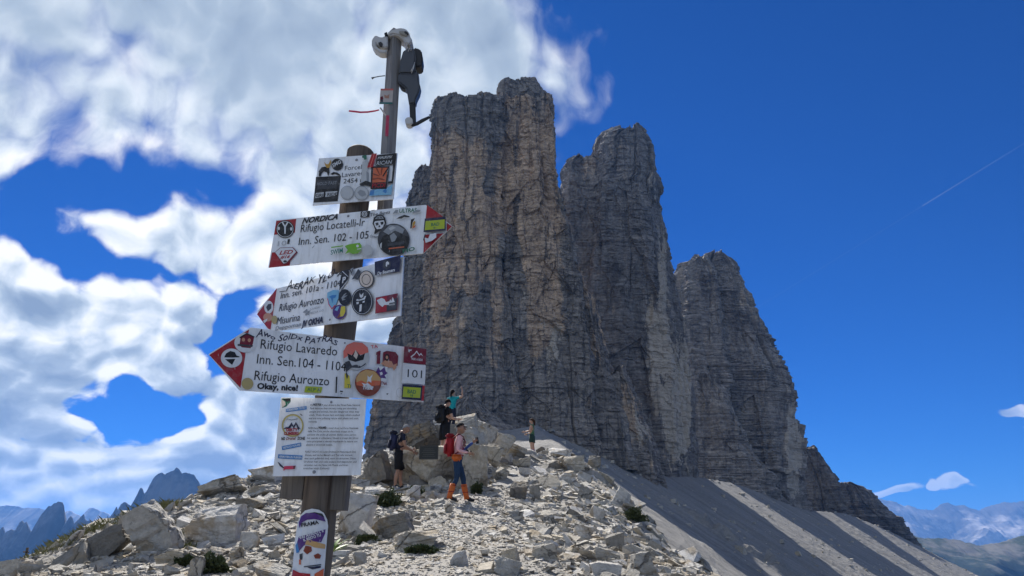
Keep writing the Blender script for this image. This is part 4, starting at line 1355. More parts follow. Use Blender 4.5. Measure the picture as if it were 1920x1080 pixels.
def text_mesh(s, bold, shear):
    key = (s, bold, shear)
    if key not in _TXT:
        cu = bpy.data.curves.new('t', 'FONT')
        cu.body = s
        cu.resolution_u = 2
        cu.offset = bold
        cu.shear = shear
        cu.size = 1.0
        ob = bpy.data.objects.new('t', cu)
        me = bpy.data.meshes.new_from_object(ob)
        V = np.array([v.co[:] for v in me.vertices]) if len(me.vertices) else np.zeros((0, 3))
        Fc = [tuple(p.vertices) for p in me.polygons]
        bpy.data.meshes.remove(me); bpy.data.objects.remove(ob); bpy.data.curves.remove(cu)
        _TXT[key] = (V, Fc)
    return _TXT[key]


def mapper(x0, y0, k):
    return lambda *xy: (x0 + xy[0] / k, y0 + xy[1] / k)


def polyc(f, pts):
    return [f(*p) for p in pts]


# ---- summit plate
B = Plate('name_plate', [(598, 297), (745, 287), (738, 373), (586, 385)], -9, 3, 0.075, 'small stickered plate with the pass name and 2454 m')
c = mapper(560, 260, 6)
B.text('Forcella', c(518, 358), c(762, 336), 8.4); B.text('Lavaredo', c(487, 435), c(775, 404), 8.4); B.text('2454 m', c(503, 505), c(745, 487), 8.4)
B.sticker(('black', polyc(c, [(195, 432), (478, 420), (440, 705), (170, 720)])), ('dark', polyc(c, [(215, 470), (440, 462), (425, 560), (205, 575)])), ('pale', polyc(c, [(195, 615), (285, 603), (280, 655), (186, 672)])),
          ('pale', polyc(c, [(305, 600), (438, 592), (432, 640), (300, 660)])), label='black square sticker')
B.text('HOLD FAST', c(205, 530), c(430, 515), 6, 'grey'); B.text('GRIP RIDE', c(192, 660), c(435, 640), 5.5, 'black', 0.02)
B.sticker(('black', polyc(c, [(230, 425), (228, 370), (262, 325), (300, 318), (345, 330), (350, 380), (335, 425), (318, 380), (285, 372), (262, 395), (250, 428)])),
          ('ochre', polyc(c, [(288, 262), (312, 292), (338, 290), (365, 238), (368, 270), (350, 330), (322, 335), (305, 310)])), ('black', polyc(c, [(360, 400), (395, 378), (440, 385), (476, 415), (455, 420), (410, 400), (380, 412)])))
B.sticker(('black', 'disc', *c(438, 295), 11, 11.2)); B.text('SMG', c(388, 330), c(490, 275), 7, 'white', 0.02, 0.3)
B.sticker(('pale', polyc(c, [(722, 262), (785, 258), (775, 500), (700, 505)])), ('grey', polyc(c, [(765, 370), (790, 390), (785, 490), (768, 500)])))
B.sticker(('grey', 'ring', *c(550, 615), 12.5, 13, 1.0), ('pale', 'disc', *c(550, 615), 11, 11.5)); B.sticker(('grey', 'ring', *c(712, 620), 13.4, 13.6, 1.2), ('pale', 'disc', *c(712, 620), 12, 12), ('grey', polyc(c, [(665, 610), (700, 580), (750, 600), (765, 640), (720, 660), (690, 645)])))
B.sticker(('black', polyc(c, [(690, 515), (760, 480), (820, 500), (815, 545), (745, 530), (700, 540)])))
B.sticker(('black', polyc(c, [(885, 192), (1108, 170), (1100, 230), (1062, 300), (868, 312)])), ('pale', polyc(c, [(895, 215), (1060, 195), (1055, 225), (890, 240)])))
B.text('GOODS', c(890, 240), c(1062, 220), 5.5, 'black', 0.02); B.text('RICAN', c(880, 308), c(1055, 290), 7, 'pale', 0.01, 0.2)
B.sticker(('black', polyc(c, [(1074, 215), (1106, 190), (1066, 512), (1008, 516), (1010, 490), (1052, 486)])))
B.sticker(('sky', polyc(c, [(812, 590), (1005, 560), (1062, 520), (1048, 640), (800, 652)])), ('blue', polyc(c, [(812, 592), (858, 586), (850, 640), (802, 645)])), ('blue', polyc(c, [(950, 600), (985, 570), (1000, 600), (985, 625)])))
B.sticker(('black', polyc(c, [(822, 322), (1030, 320), (995, 575), (815, 577)])), ('orange', polyc(c, [(846, 340), (1006, 338), (985, 498), (836, 505)])),
          ('brown', polyc(c, [(870, 338), (890, 338), (925, 420), (918, 424)])), ('brown', polyc(c, [(935, 338), (955, 338), (938, 420), (930, 420)])), ('black', polyc(c, [(1003, 345), (1006, 365), (960, 440), (948, 430)])),
          ('brown', polyc(c, [(848, 400), (848, 420), (915, 432), (915, 426)])), ('brown', polyc(c, [(842, 460), (900, 450), (975, 470), (972, 480), (900, 462), (842, 474)])), label='orange sunrise sticker with a black frame')
B.text('PICDI', c(832, 565), c(980, 556), 8, 'red', 0.02)
B.sticker(('red', polyc(c, [(832, 182), (888, 178), (842, 335), (778, 338)])), ('pink', polyc(c, [(856, 182), (864, 181), (815, 336), (806, 336)])), ('dgreen', polyc(c, [(722, 206), (772, 196), (776, 236), (752, 256), (742, 232), (724, 230)])))
B.screw(*c(652, 240), 2.8)
B.screw(*c(920, 616), 1.4)

# ---- upper arrow
B = Plate('direction_board', [(518, 413), (798, 384), (793, 475), (503, 501)], -13, 4, 0.078, 'white arrow board with a red tip on the right end, Rifugio Locatelli',
          [(518, 413), (798, 384), (848, 424), (793, 475), (503, 501)])
c = mapper(480, 360, 5)
B.sticker(('red', polyc(c, [(190, 272), (378, 252), (364, 382), (170, 402)])), name='print'); B.sticker(('red', polyc(c, [(150, 568), (330, 548), (318, 692), (122, 712)])), name='print')
B.sticker(('red', polyc(c, [(1604, 122), (1768, 242), (1590, 256)])), ('red', polyc(c, [(1790, 290), (1838, 322), (1790, 372)])), ('red', polyc(c, [(1578, 402), (1760, 388), (1570, 576)])), name='print')
B.text('NORDICA', c(430, 298), c(766, 256), 10, 'black', 0.035, 0.35)
B.text('Rifugio Locatelli-Ir', c(418, 380), c(1018, 318), 14.5); B.text('Inn. Sen. 102 - 105', c(400, 500), c(1055, 436), 14.0)
B.text('1', c(294, 490), c(314, 488), 9); B.text('10', c(205, 510), c(285, 500), 9, 'pale')
B.sticker(('black', 'disc', *c(276, 352), 17, 16.6), ('white', 'ring', *c(276, 352), 15.4, 15, 0.9), ('white', polyc(c, [(245, 290), (268, 330), (270, 395), (282, 395), (284, 330), (308, 288), (296, 284), (276, 318), (256, 284)])),
          ('white', 'disc', *c(218, 345), 2.0, 3.2), ('white', 'disc', *c(334, 350), 2.0, 3.2), label='round black sticker over the red corner')
B.sticker(('maroon', polyc(c, [(180, 570), (230, 525), (350, 520), (395, 570), (300, 680), (258, 682)])), ('white', polyc(c, [(185, 570), (232, 530), (345, 525), (380, 565), (288, 668), (262, 674)])))
B.text('LED', c(222, 592), c(350, 582), 7, 'red', 0.03, 0.25); B.text('#16', c(232, 630), c(322, 622), 5.5, 'red', 0.03, 0.25)
B.sticker(('dark', 'disc', *c(278, 655), 3.4, 2.2))
B.screw(*c(865, 226), 2.6)
B.sticker(('black', polyc(c, [(986, 190), (1076, 182), (1066, 240), (982, 245)])), ('white', 'ring', *c(1022, 212), 5.0, 5.2, 1.2), ('white', 'ring', *c(1022, 212), 2.5, 2.6, 1.0), ('black', polyc(c, [(1085, 178), (1118, 172), (1116, 178), (1088, 184)])))
B.text('The Bipes', c(1078, 236), c(1262, 206), 6, 'black', 0.01, 0.2); B.text('Orezzo', c(1070, 432), c(1160, 440), 5, 'dark', 0.01)
B.sticker(('black', polyc(c, [(1098, 305), (1110, 245), (1150, 218), (1190, 220), (1218, 250), (1226, 300), (1206, 345), (1186, 362), (1160, 372), (1128, 398), (1112, 400), (1122, 360), (1112, 330)])),
          ('white', polyc(c, [(1112, 300), (1122, 282), (1205, 272), (1212, 300), (1196, 335), (1180, 352), (1140, 356), (1122, 330)])), ('black', polyc(c, [(1125, 298), (1152, 292), (1156, 316), (1134, 324)])), ('black', polyc(c, [(1172, 290), (1202, 284), (1200, 310), (1180, 316)])),
          ('black', polyc(c, [(1158, 322), (1168, 320), (1172, 336), (1154, 338)])), ('grey', polyc(c, [(1120, 262), (1150, 235), (1188, 232), (1206, 258)])), ('black', polyc(c, [(1140, 252), (1158, 242), (1156, 258)])), ('black', polyc(c, [(1165, 242), (1186, 240), (1184, 256)])), label='black and white skull sticker')
B.sticker(('dark', 'disc', *c(1298, 455), 30, 30), ('black', polyc(c, [(1160, 500), (1200, 420), (1255, 400), (1270, 470), (1360, 400), (1440, 430), (1432, 520), (1380, 580), (1290, 602), (1220, 580)])),
          ('grey', polyc(c, [(1200, 380), (1260, 320), (1340, 322), (1400, 360), (1380, 400), (1310, 370), (1250, 410)])), ('pale', polyc(c, [(1250, 350), (1290, 330), (1320, 345), (1270, 372)])), ('grey', polyc(c, [(1262, 420), (1300, 390), (1330, 430), (1310, 470), (1280, 480)])),
          ('pale', polyc(c, [(1170, 500), (1190, 480), (1185, 540), (1172, 530)])), ('dark', polyc(c, [(1240, 490), (1400, 470), (1395, 500), (1245, 520)])), ('orange', polyc(c, [(1252, 535), (1398, 520), (1396, 530), (1254, 548)])), label='round dark photo sticker')
B.text('ULTRAS', c(1350, 206), c(1512, 196), 7, 'dgreen', 0.03); B.text('PIO', c(1385, 584), c(1500, 556), 7, 'dgreen', 0.03)
B.sticker(('grey', polyc(c, [(1290, 215), (1318, 180), (1345, 178), (1335, 210)])), ('grey', polyc(c, [(1515, 180), (1552, 180), (1548, 195), (1480, 215), (1475, 206)])))
B.sticker(('black', polyc(c, [(1320, 268), (1350, 245), (1400, 226), (1450, 240), (1446, 250), (1400, 246), (1372, 262), (1340, 262)])), ('black', polyc(c, [(1455, 355), (1462, 270), (1500, 256), (1490, 275), (1475, 300), (1468, 352)])),
          ('ochre', polyc(c, [(1472, 350), (1478, 300), (1500, 280), (1505, 300), (1492, 330)])), ('orange', polyc(c, [(1474, 356), (1486, 330), (1508, 322), (1500, 345)])))
B.sticker(('navy', polyc(c, [(1592, 262), (1786, 244), (1788, 374), (1580, 390)])), ('lime', polyc(c, [(1600, 286), (1778, 270), (1776, 356), (1592, 372)])), label='yellow green rectangle with a navy border')
B.text('BAD', c(1650, 335), c(1728, 328), 6, 'dgreen', 0.02); B.text('18', c(1672, 358), c(1690, 356), 3.4, 'dgreen', 0.02)
B.sticker(('white', polyc(c, [(1640, 410), (1700, 398), (1700, 440), (1660, 470), (1600, 490), (1590, 440), (1625, 450)])), ('black', polyc(c, [(1590, 412), (1604, 410), (1584, 470), (1576, 468)])))
B.sticker(('green', polyc(c, [(845, 520), (880, 505), (920, 498), (985, 490), (1003, 515), (1000, 555), (970, 588), (920, 594), (885, 580), (850, 594), (872, 556)])), ('white', 'disc', *c(965, 520), 2.4, 2.6), ('white', polyc(c, [(960, 546), (1000, 540), (1000, 548), (962, 554)])), label='green fish sticker')
B.text('SWIM', c(715, 602), c(828, 580), 8.5, 'teal', 0.02); B.sticker(('green', polyc(c, [(720, 528), (832, 514), (830, 524), (720, 540)])), ('pale', 'disc', *c(1060, 562), 10, 10.5))
B.sticker(('grey', polyc(c, [(540, 540), (560, 515), (566, 518), (546, 542)])))

# ---- middle arrow
B = Plate('direction_board', [(519, 541), (757, 481), (751, 592), (499, 617)], -40, 2, 0.080, 'white arrow board with a red tip on the left end, turned away, reads Misurina',
          [(519, 541), (757, 481), (751, 592), (504, 622), (482, 584)])
c = mapper(460, 460, 5.647)
B.sticker(('red', polyc(c, [(336, 452), (268, 892), (240, 882), (124, 730)])), name='print')
B.sticker(('white', 'disc', *c(250, 655), 8.6, 12), ('dark', polyc(c, [(222, 655), (245, 622), (280, 618), (276, 670), (240, 700)])), ('skin', 'disc', *c(240, 762), 8.5, 8), ('white', polyc(c, [(190, 800), (238, 775), (232, 800), (208, 825)])))
B.sticker(('gold', 'disc', *c(312, 790), 5.6, 8))
B.text('A:ERAK YLO-A', c(428, 492), c(1040, 318), 13, 'black', 0.012, 0.3, 'graffiti', 0.25); B.sticker(('black', polyc(c, [(366, 490), (425, 482), (425, 488), (366, 497)])), name='graffiti')
B.text('Inn. sen. 101a - 1104', c(375, 568), c(1012, 432), 11.5); B.text('Rifugio Auronzo', c(360, 702), c(830, 614), 13.5); B.text('Misurina', c(335, 842), c(580, 798), 13.0)
B.text('Deppoman', c(322, 905), c(595, 856), 7.5, 'grey', 0.01); B.text('JV OKHA', c(602, 866), c(828, 818), 10.5, 'navy', 0.05)
B.sticker(('grey', polyc(c, [(640, 690), (660, 672), (668, 700), (700, 690), (672, 720), (690, 745), (660, 730), (640, 750), (645, 720), (615, 712)])))
B.text('JOURNO', c(690, 690), c(800, 664), 4, 'grey'); B.text('MEDIA CO', c(690, 735), c(835, 700), 4, 'grey')
B.sticker(('sky', polyc(c, [(876, 505), (940, 475), (1000, 478), (996, 560), (965, 640), (925, 682), (890, 630), (876, 565)])), ('rose', polyc(c, [(876, 565), (890, 630), (925, 682), (965, 640), (960, 630), (926, 668), (895, 620), (884, 565)])), ('blue', polyc(c, [(892, 550), (930, 530), (975, 528), (965, 556), (940, 566), (932, 620), (916, 560)])), label='light blue shield sticker')
B.sticker(('black', polyc(c, [(1030, 280), (1108, 258), (1104, 340), (1092, 372), (1030, 470), (1005, 490), (1012, 400)])), ('white', polyc(c, [(1040, 276), (1104, 336), (1102, 342), (1036, 282)])), ('white', polyc(c, [(1094, 372), (1098, 378), (1010, 490), (1006, 484)])), label='black diamond sticker with a letter')
B.text('P', c(1036, 404), c(1074, 392), 10, 'white', 0.04)
B.sticker(('black', 'disc', *c(1066, 556), 12, 15.5), ('grey', polyc(c, [(1030, 560), (1060, 520), (1090, 505), (1060, 540), (1100, 530), (1050, 570), (1080, 575), (1040, 590)])))
B.sticker(('purple', 'disc', *c(1008, 712), 12.4, 13.5), ('yellow', polyc(c, [(1010, 760), (1030, 650), (1072, 650), (1074, 710), (1050, 755)])), ('sky', polyc(c, [(960, 690), (985, 655), (1012, 650), (990, 700)])), ('brown', polyc(c, [(985, 770), (1010, 730), (1024, 740), (1005, 778)])), label='round purple and yellow sticker')
B.sticker(('dark', polyc(c, [(1140, 370), (1160, 340), (1190, 290), (1210, 256), (1238, 280), (1230, 330), (1205, 372), (1175, 360)])), ('grey', polyc(c, [(1125, 260), (1160, 240), (1165, 300), (1150, 330), (1128, 310)])), ('black', polyc(c, [(1115, 262), (1126, 258), (1140, 290), (1150, 258), (1160, 256), (1142, 308)])))
B.sticker(('black', 'disc', *c(1298, 365), 13.8, 16.4), ('cream', 'disc', *c(1298, 365), 12.4, 14.8), ('black', 'ring', *c(1298, 368), 8.4, 10, 1.1), label='round cream ring sticker')
B.sticker(('black', 'disc', *c(1255, 602), 20.4, 25.4), ('pale', 'ring', *c(1255, 602), 18.8, 23.6, 1.0), ('white', polyc(c, [(1195, 595), (1240, 590), (1285, 580), (1300, 540), (1285, 545), (1270, 566), (1225, 582), (1200, 575)])),
          ('white', polyc(c, [(1230, 512), (1246, 535), (1272, 508), (1268, 550), (1248, 565), (1232, 552)])), ('white', polyc(c, [(1232, 636), (1256, 630), (1250, 705), (1226, 710)])), ('white', polyc(c, [(1198, 610), (1225, 604), (1222, 626), (1200, 632)])), ('white', polyc(c, [(1265, 600), (1288, 592), (1284, 612), (1262, 616)])), label='large round black sticker with a white figure')
B.sticker(('navy', polyc(c, [(1392, 184), (1668, 112), (1655, 288), (1394, 328)])), ('dark', 'disc', *c(1522, 212), 7.5, 9), ('white', polyc(c, [(1510, 225), (1512, 190), (1528, 178), (1546, 192), (1545, 215), (1530, 210), (1520, 240)])), label='navy sticker with white lettering in the corner')
B.text('De Beumers', c(1422, 326), c(1606, 284), 6, 'white', 0.03)
B.sticker(('maroon', polyc(c, [(1406, 562), (1640, 516), (1634, 696), (1400, 732)])), ('red', polyc(c, [(1408, 568), (1525, 545), (1520, 708), (1404, 726)])), ('dark', polyc(c, [(1528, 610), (1632, 560), (1628, 690), (1522, 706)])), ('white', polyc(c, [(1418, 590), (1470, 566), (1500, 580), (1515, 610), (1560, 600), (1545, 640), (1500, 640), (1478, 662), (1440, 630)])),
          ('white', polyc(c, [(1545, 622), (1562, 580), (1574, 600), (1588, 555), (1610, 610)])), label='red sticker with white mountains')
B.text('POWDERA', c(1546, 652), c(1612, 640), 3, 'white', 0.02)
B.screw(*c(897, 788), 2.0)

# ---- lower arrow
B = Plate('direction_board', [(470, 615), (797, 655), (793, 752), (449, 731)], 24, -1, 0.082, 'large white arrow board with a red tip on the left, Rifugio Lavaredo and 101',
          [(470, 614), (798, 655), (794, 754), (449, 732), (391, 664)])
c = mapper(380, 590, 4.3545)
B.sticker(('red', polyc(c, [(378, 122), (352, 310), (308, 598), (54, 330)])), name='print')
B.text('Awo SolDx PATRAS', c(432, 186), c(1104, 242), 11, 'navy', 0.012, 0.25, 'graffiti', 0.3)
B.text('Rifugio Lavaredo', c(470, 276), c(1096, 336), 17.5); B.text('Inn. Sen.104 - 1104', c(440, 398), c(1168, 462), 17.5); B.text('Rifugio Auronzo', c(420, 532), c(1030, 580), 17.5)
B.text('Okay, nice!', c(442, 604), c(776, 622), 10.5, 'black', 0.04)
B.sticker(('white', 'disc', *c(350, 230), 21, 18.5), ('maroon', polyc(c, [(300, 250), (310, 180), (360, 155), (420, 180), (410, 240), (390, 275), (320, 268)])), ('dark', polyc(c, [(285, 240), (410, 250), (405, 265), (285, 256)])), ('skin', 'disc', *c(332, 205), 3, 3.5), ('skin', 'disc', *c(380, 210), 3, 3.5), ('black', polyc(c, [(300, 185), (360, 150), (425, 182), (418, 188), (360, 162), (306, 194)])), label='round white sticker with a red hut')
B.sticker(('white', 'disc', *c(235, 356), 20, 18), ('black', polyc(c, [(175, 350), (190, 318), (225, 298), (262, 308), (276, 335), (300, 342), (298, 350), (240, 352)])), ('black', polyc(c, [(182, 366), (266, 362), (240, 412)])), label='round white sticker with a black helmet')
B.sticker(('gold', 'disc', *c(365, 565), 11, 11))
B.sticker(('lime', polyc(c, [(838, 585), (978, 592), (965, 640), (828, 636)]))); B.text('ALP A', c(850, 626), c(960, 630), 6.5, 'dgreen', 0.01)
B.sticker(('yellow', polyc(c, [(1158, 478), (1196, 500), (1208, 600), (1154, 600)]))); B.text('TI', c(1176, 598), c(1208, 600), 6.5, 'dgreen', 0.01)
B.sticker(('black', polyc(c, [(1086, 510), (1098, 508), (1092, 640), (1082, 640)])), ('black', polyc(c, [(1120, 622), (1144, 625), (1140, 634), (1118, 632)])), ('black', polyc(c, [(1122, 644), (1136, 645), (1130, 652)])))
B.sticker(('pale', 'disc', *c(1250, 345), 25, 25), ('pink', polyc(c, [(1148, 360), (1146, 300), (1175, 250), (1230, 226), (1300, 232), (1345, 270), (1352, 310), (1320, 320), (1290, 330), (1200, 330)])), ('black', polyc(c, [(1178, 318), (1215, 336), (1245, 292), (1285, 336), (1322, 318), (1310, 370), (1245, 388), (1190, 372)])), ('cream', polyc(c, [(1245, 290), (1266, 330), (1252, 366), (1228, 340)])),
          ('dark', polyc(c, [(1160, 390), (1195, 378), (1215, 420), (1250, 410), (1290, 425), (1330, 395), (1325, 412), (1280, 438), (1215, 434), (1170, 470), (1185, 500), (1176, 530), (1168, 500)])), label='round pink and black sticker')
B.sticker(('maroon', polyc(c, [(1414, 310), (1442, 296), (1450, 298), (1444, 405), (1416, 405), (1420, 330), (1412, 332)])), ('maroon', polyc(c, [(1470, 310), (1500, 298), (1570, 308), (1594, 340), (1588, 420), (1545, 432), (1465, 415)])), ('skin', polyc(c, [(1452, 400), (1490, 370), (1540, 385), (1560, 430), (1500, 436)])), ('black', 'disc', *c(1500, 352), 4.6, 6.5), ('skin', 'disc', *c(1500, 352), 2.4, 3.4), ('skin', polyc(c, [(1540, 420), (1582, 400), (1575, 440), (1556, 460)])), label='sticker with a big red number ten')
B.text('TA', c(1372, 280), c(1428, 274), 6, 'rose', 0.02)
B.sticker(('white', polyc(c, [(1416, 425), (1505, 430), (1500, 590), (1412, 580)])), ('purple', polyc(c, [(1410, 470), (1430, 430), (1446, 460), (1480, 430), (1490, 465), (1506, 480), (1480, 500), (1496, 525), (1460, 520), (1440, 530), (1430, 500), (1400, 460)])), ('white', polyc(c, [(1440, 476), (1460, 470), (1466, 490), (1448, 500)])))
B.text('ETNA', c(1440, 574), c(1500, 578), 6, 'maroon', 0.03)
B.sticker(('brown', 'disc', *c(1346, 558), 24.6, 25.4), ('tan', polyc(c, [(1248, 520), (1275, 480), (1330, 452), (1400, 466), (1446, 520), (1448, 545), (1390, 540), (1330, 560), (1290, 540), (1250, 556)])), ('orange', polyc(c, [(1250, 556), (1290, 540), (1330, 560), (1390, 540), (1448, 545), (1440, 580), (1330, 590), (1252, 580)])),
          ('white', polyc(c, [(1340, 500), (1356, 515), (1385, 490), (1370, 525), (1372, 560), (1350, 545), (1335, 560), (1342, 525)])), ('white', polyc(c, [(1290, 560), (1330, 570), (1318, 600), (1302, 570)])), ('white', polyc(c, [(1320, 575), (1340, 560), (1390, 600), (1370, 618), (1356, 590), (1345, 620), (1335, 585)])), label='round brown and orange sticker')
B.text('TRIBE', c(1300, 612), c(1388, 616), 6, 'white', 0.03, 0.2)
B.sticker(('pale', 'ring', *c(1600, 640), 6, 9, 0.8)); B.sticker(('black', polyc(c, [(1492, 648), (1512, 645), (1500, 660)])))
B.sticker(('maroon', polyc(c, [(1640, 262), (1820, 284), (1814, 414), (1632, 396)])), ('white', polyc(c, [(1690, 348), (1722, 322), (1740, 298), (1762, 330), (1776, 318), (1792, 345), (1774, 330), (1762, 342), (1740, 310), (1724, 332), (1696, 354)])), ('white', polyc(c, [(1672, 290), (1702, 290), (1696, 300), (1684, 300), (1682, 312), (1674, 310)])), label='dark red panel with a white peak outline')
B.text('TREK A RIDE', c(1692, 372), c(1788, 384), 4, 'white', 0.02); B.text('101', c(1664, 514), c(1782, 522), 15)
B.sticker(('white', polyc(c, [(1630, 400), (1814, 418), (1806, 574), (1620, 562)])), name='print'); B.k -= 0
B.text('101', c(1664, 514), c(1782, 524), 15)
B.sticker(('red', polyc(c, [(1780, 580), (1806, 584), (1796, 708), (1772, 706)])), ('navy', polyc(c, [(1622, 572), (1788, 584), (1778, 704), (1616, 692)])), ('lime', polyc(c, [(1632, 592), (1774, 602), (1766, 684), (1624, 676)])), label='yellow green rectangle with a navy border')
B.text('BAD', c(1664, 646), c(1734, 650), 7, 'dgreen', 0.02); B.text('18', c(1686, 672), c(1708, 674), 4, 'dgreen', 0.02)
B.screw(*c(1160, 232), 1.6)

# ---- notice about drones
B = Plate('notice_board', [(527, 745), (687, 748), (676, 891), (511, 893)], 4, 2, 0.086, 'white square notice with blocks of small print about drones')
c = mapper(500, 730, 6.355)
B.sticker(('dgreen', polyc(c, [(178, 110), (286, 106), (284, 150), (236, 205), (184, 222)])), ('black', polyc(c, [(190, 112), (284, 108), (282, 140), (240, 150)])), ('cream', polyc(c, [(180, 120), (222, 150), (228, 185), (186, 218)])), name='print')
for q, t, p0, p1 in (([(228, 235), (475, 198), (478, 240), (230, 272)], 'FORBIDDEN TO FLY', (240, 262), (468, 228)), ([(180, 680), (410, 635), (413, 680), (185, 725)], 'VIETATO VOLARE', (194, 712), (405, 668)), ([(138, 775), (428, 790), (422, 838), (135, 822)], 'VERBOTEN ZU FLIEGEN', (145, 812), (418, 826))):
    B.sticker(('blue', polyc(c, q)), name='print')
    B.text(t, c(*p0), c(*p1), 3.6, 'white', 0.03)
B.sticker(('gold', 'ring', *c(312, 432), 20.6, 21.6, 2.6), ('yellow', 'ring', *c(312, 432), 18.4, 19.4, 0.7), ('navy', polyc(c, [(192, 478), (232, 452), (262, 448), (298, 395), (322, 440), (350, 388), (384, 450), (410, 478), (390, 470), (378, 492), (352, 420), (326, 470), (300, 432), (280, 470), (240, 470)])), ('grey', polyc(c, [(225, 380), (250, 350), (300, 362), (370, 348), (368, 360), (300, 372), (252, 360)])), ('black', polyc(c, [(392, 292), (412, 296), (432, 316), (420, 316)])), name='logo')
B.text('DIRTY', c(235, 502), c(372, 498), 5.2, 'red', 0.05); B.text('CLIMBERS', c(206, 545), c(384, 542), 5.2, 'red', 0.05)
B.text('NO', c(176, 606), c(222, 606), 5.2, 'black', 0.05); B.text('Drone!', c(234, 604), c(350, 602), 5.2, 'brown', 0.03, 0.25); B.text('ZONE', c(368, 602), c(458, 602), 5.2, 'black', 0.04)
B.sticker(('navy', polyc(c, [(134, 868), (150, 872), (216, 938), (208, 948), (160, 915)])), ('rose', polyc(c, [(212, 918), (330, 912), (350, 912), (338, 952), (222, 956), (208, 974), (202, 960)])), ('maroon', polyc(c, [(318, 914), (350, 911), (338, 952), (322, 952)])), name='print')
EN = ['Do NOT FLY your drone in the Three Peaks National', 'Park because they are very noisy and disturbing', 'people and animals, but also dangerous when they', 'crash. These drones here and many others crashed', 'and are now polluting nature with plastic and toxic', 'contents.']
IT = ['NON fare VOLARE i vostri droni nel Parco Nazionale', 'delle Tre Cime perche disturbano troppo sia le', 'persone che anche gli animali. Inoltre sono perico-', 'losi quando si schiantano. Questi e troppi altri droni', 'sono precipitati e stanno inquinando la natura con', 'plastica e contenuti tossici.']
DE = ['FLIEGT NICHT mit euren Drohnen im Nationalpark Drei', 'Zinnen, weil sie fur Mensch und Tier sehr storend,', 'aber auch gefahrlich sind, wenn sie absturzen. Diese', 'Drohnen hier und viele andere sind abgesturzt und', 'verpesten nun die Natur mit Plastik und ihren', 'toxischen Inhalt (Lithium)!']
ENDS = [[1114, 1074, 1104, 1112, 1096, 604], [1094, 1028, 1072, 1092, 1082, 788], [1062, 1026, 1062, 1072, 972, 748]]
zc_ = B.lift()
for bi, (blk, y0, x0) in enumerate(((EN, 200, 524), (IT, 474, 498), (DE, 756, 462))):
    for li, ln in enumerate(blk):
        yy = y0 + li * 39.5
        xx = x0 - li * 4.6
        B.text(ln, c(xx, yy), c(ENDS[bi][li], yy + 1), 3.3, 'dark', 0.012, 0, 'lettering', 0.0, zc_)
B.text('NOT FLY', c(556, 196), c(652, 196), 3.8, 'black', 0.04, 0, 'lettering', 0, zc_ + 0.0003); B.text('VOLARE', c(616, 470), c(708, 470), 3.8, 'black', 0.04, 0, 'lettering', 0, zc_ + 0.0003)
B.screw(*c(770, 152), 2.2); B.screw(*c(566, 985), 3.0)

# ---- wooden slats below the notice, timber extension, plate wrapped on the foot of the post
def slat(px0, px1, py0, py1, Y, dep, yaw, label=None, name='slat'):
    a, b2 = at(px0, py0, Y), at(px1, py1, Y)
    w, h = abs(b2.x - a.x), abs(b2.z - a.z)
    mid = (a + b2) / 2
    M = Matrix.Translation(mid - SIGN_O) @ Matrix.Rotation(math.radians(yaw), 4, 'Z') @ Matrix.Rotation(math.radians(2.6), 4, 'Y')
    return link(name, box_mesh(name, (w, dep, h), M_SLAT, 0.002, M), SIGN)


M_SLAT = wood_mat('grey_board', (0.155, 0.135, 0.115), (0.12, 0.108, 0.096), (0.05, 0.042, 0.036))
slat(545, 571, 770, 936, SY - 0.012, 0.03, 4)
slat(622, 654, 770, 957, SY - 0.018, 0.045, -8)
# graffiti letter scratched on the right slat
pe0, pe1 = at(703 + 18, 400, SY + 0.03), at(741, 60, SY + 0.06)
ax2 = (pe1 - pe0)
M = Matrix.Translation((pe0 + pe1) / 2 - SIGN_O) @ ax2.to_track_quat('Z', 'Y').to_matrix().to_4x4() @ Matrix.Rotation(math.radians(28), 4, 'Z')
link('pole_extension', box_mesh('pole_extension', (0.047, 0.047, ax2.length), M_POLE, 0.003, M), SIGN)
# small painted tag, cable tie and pink tape on the extension
TG = Plate.__new__(Plate)
nn = (Matrix.Rotation(math.radians(28), 3, 'Z') @ Vector((0, -1, 0))).normalized()


def on_pole(py):
    best = min((i / 200 for i in range(201)), key=lambda t: abs(540 - FPX * (-((pe0 + ax2 * t) - EYE).y * math.sin(PITCH) + ((pe0 + ax2 * t) - EYE).z * math.cos(PITCH)) / (((pe0 + ax2 * t) - EYE).y * math.cos(PITCH) + ((pe0 + ax2 * t) - EYE).z * math.sin(PITCH)) - py))
    return pe0 + ax2 * best


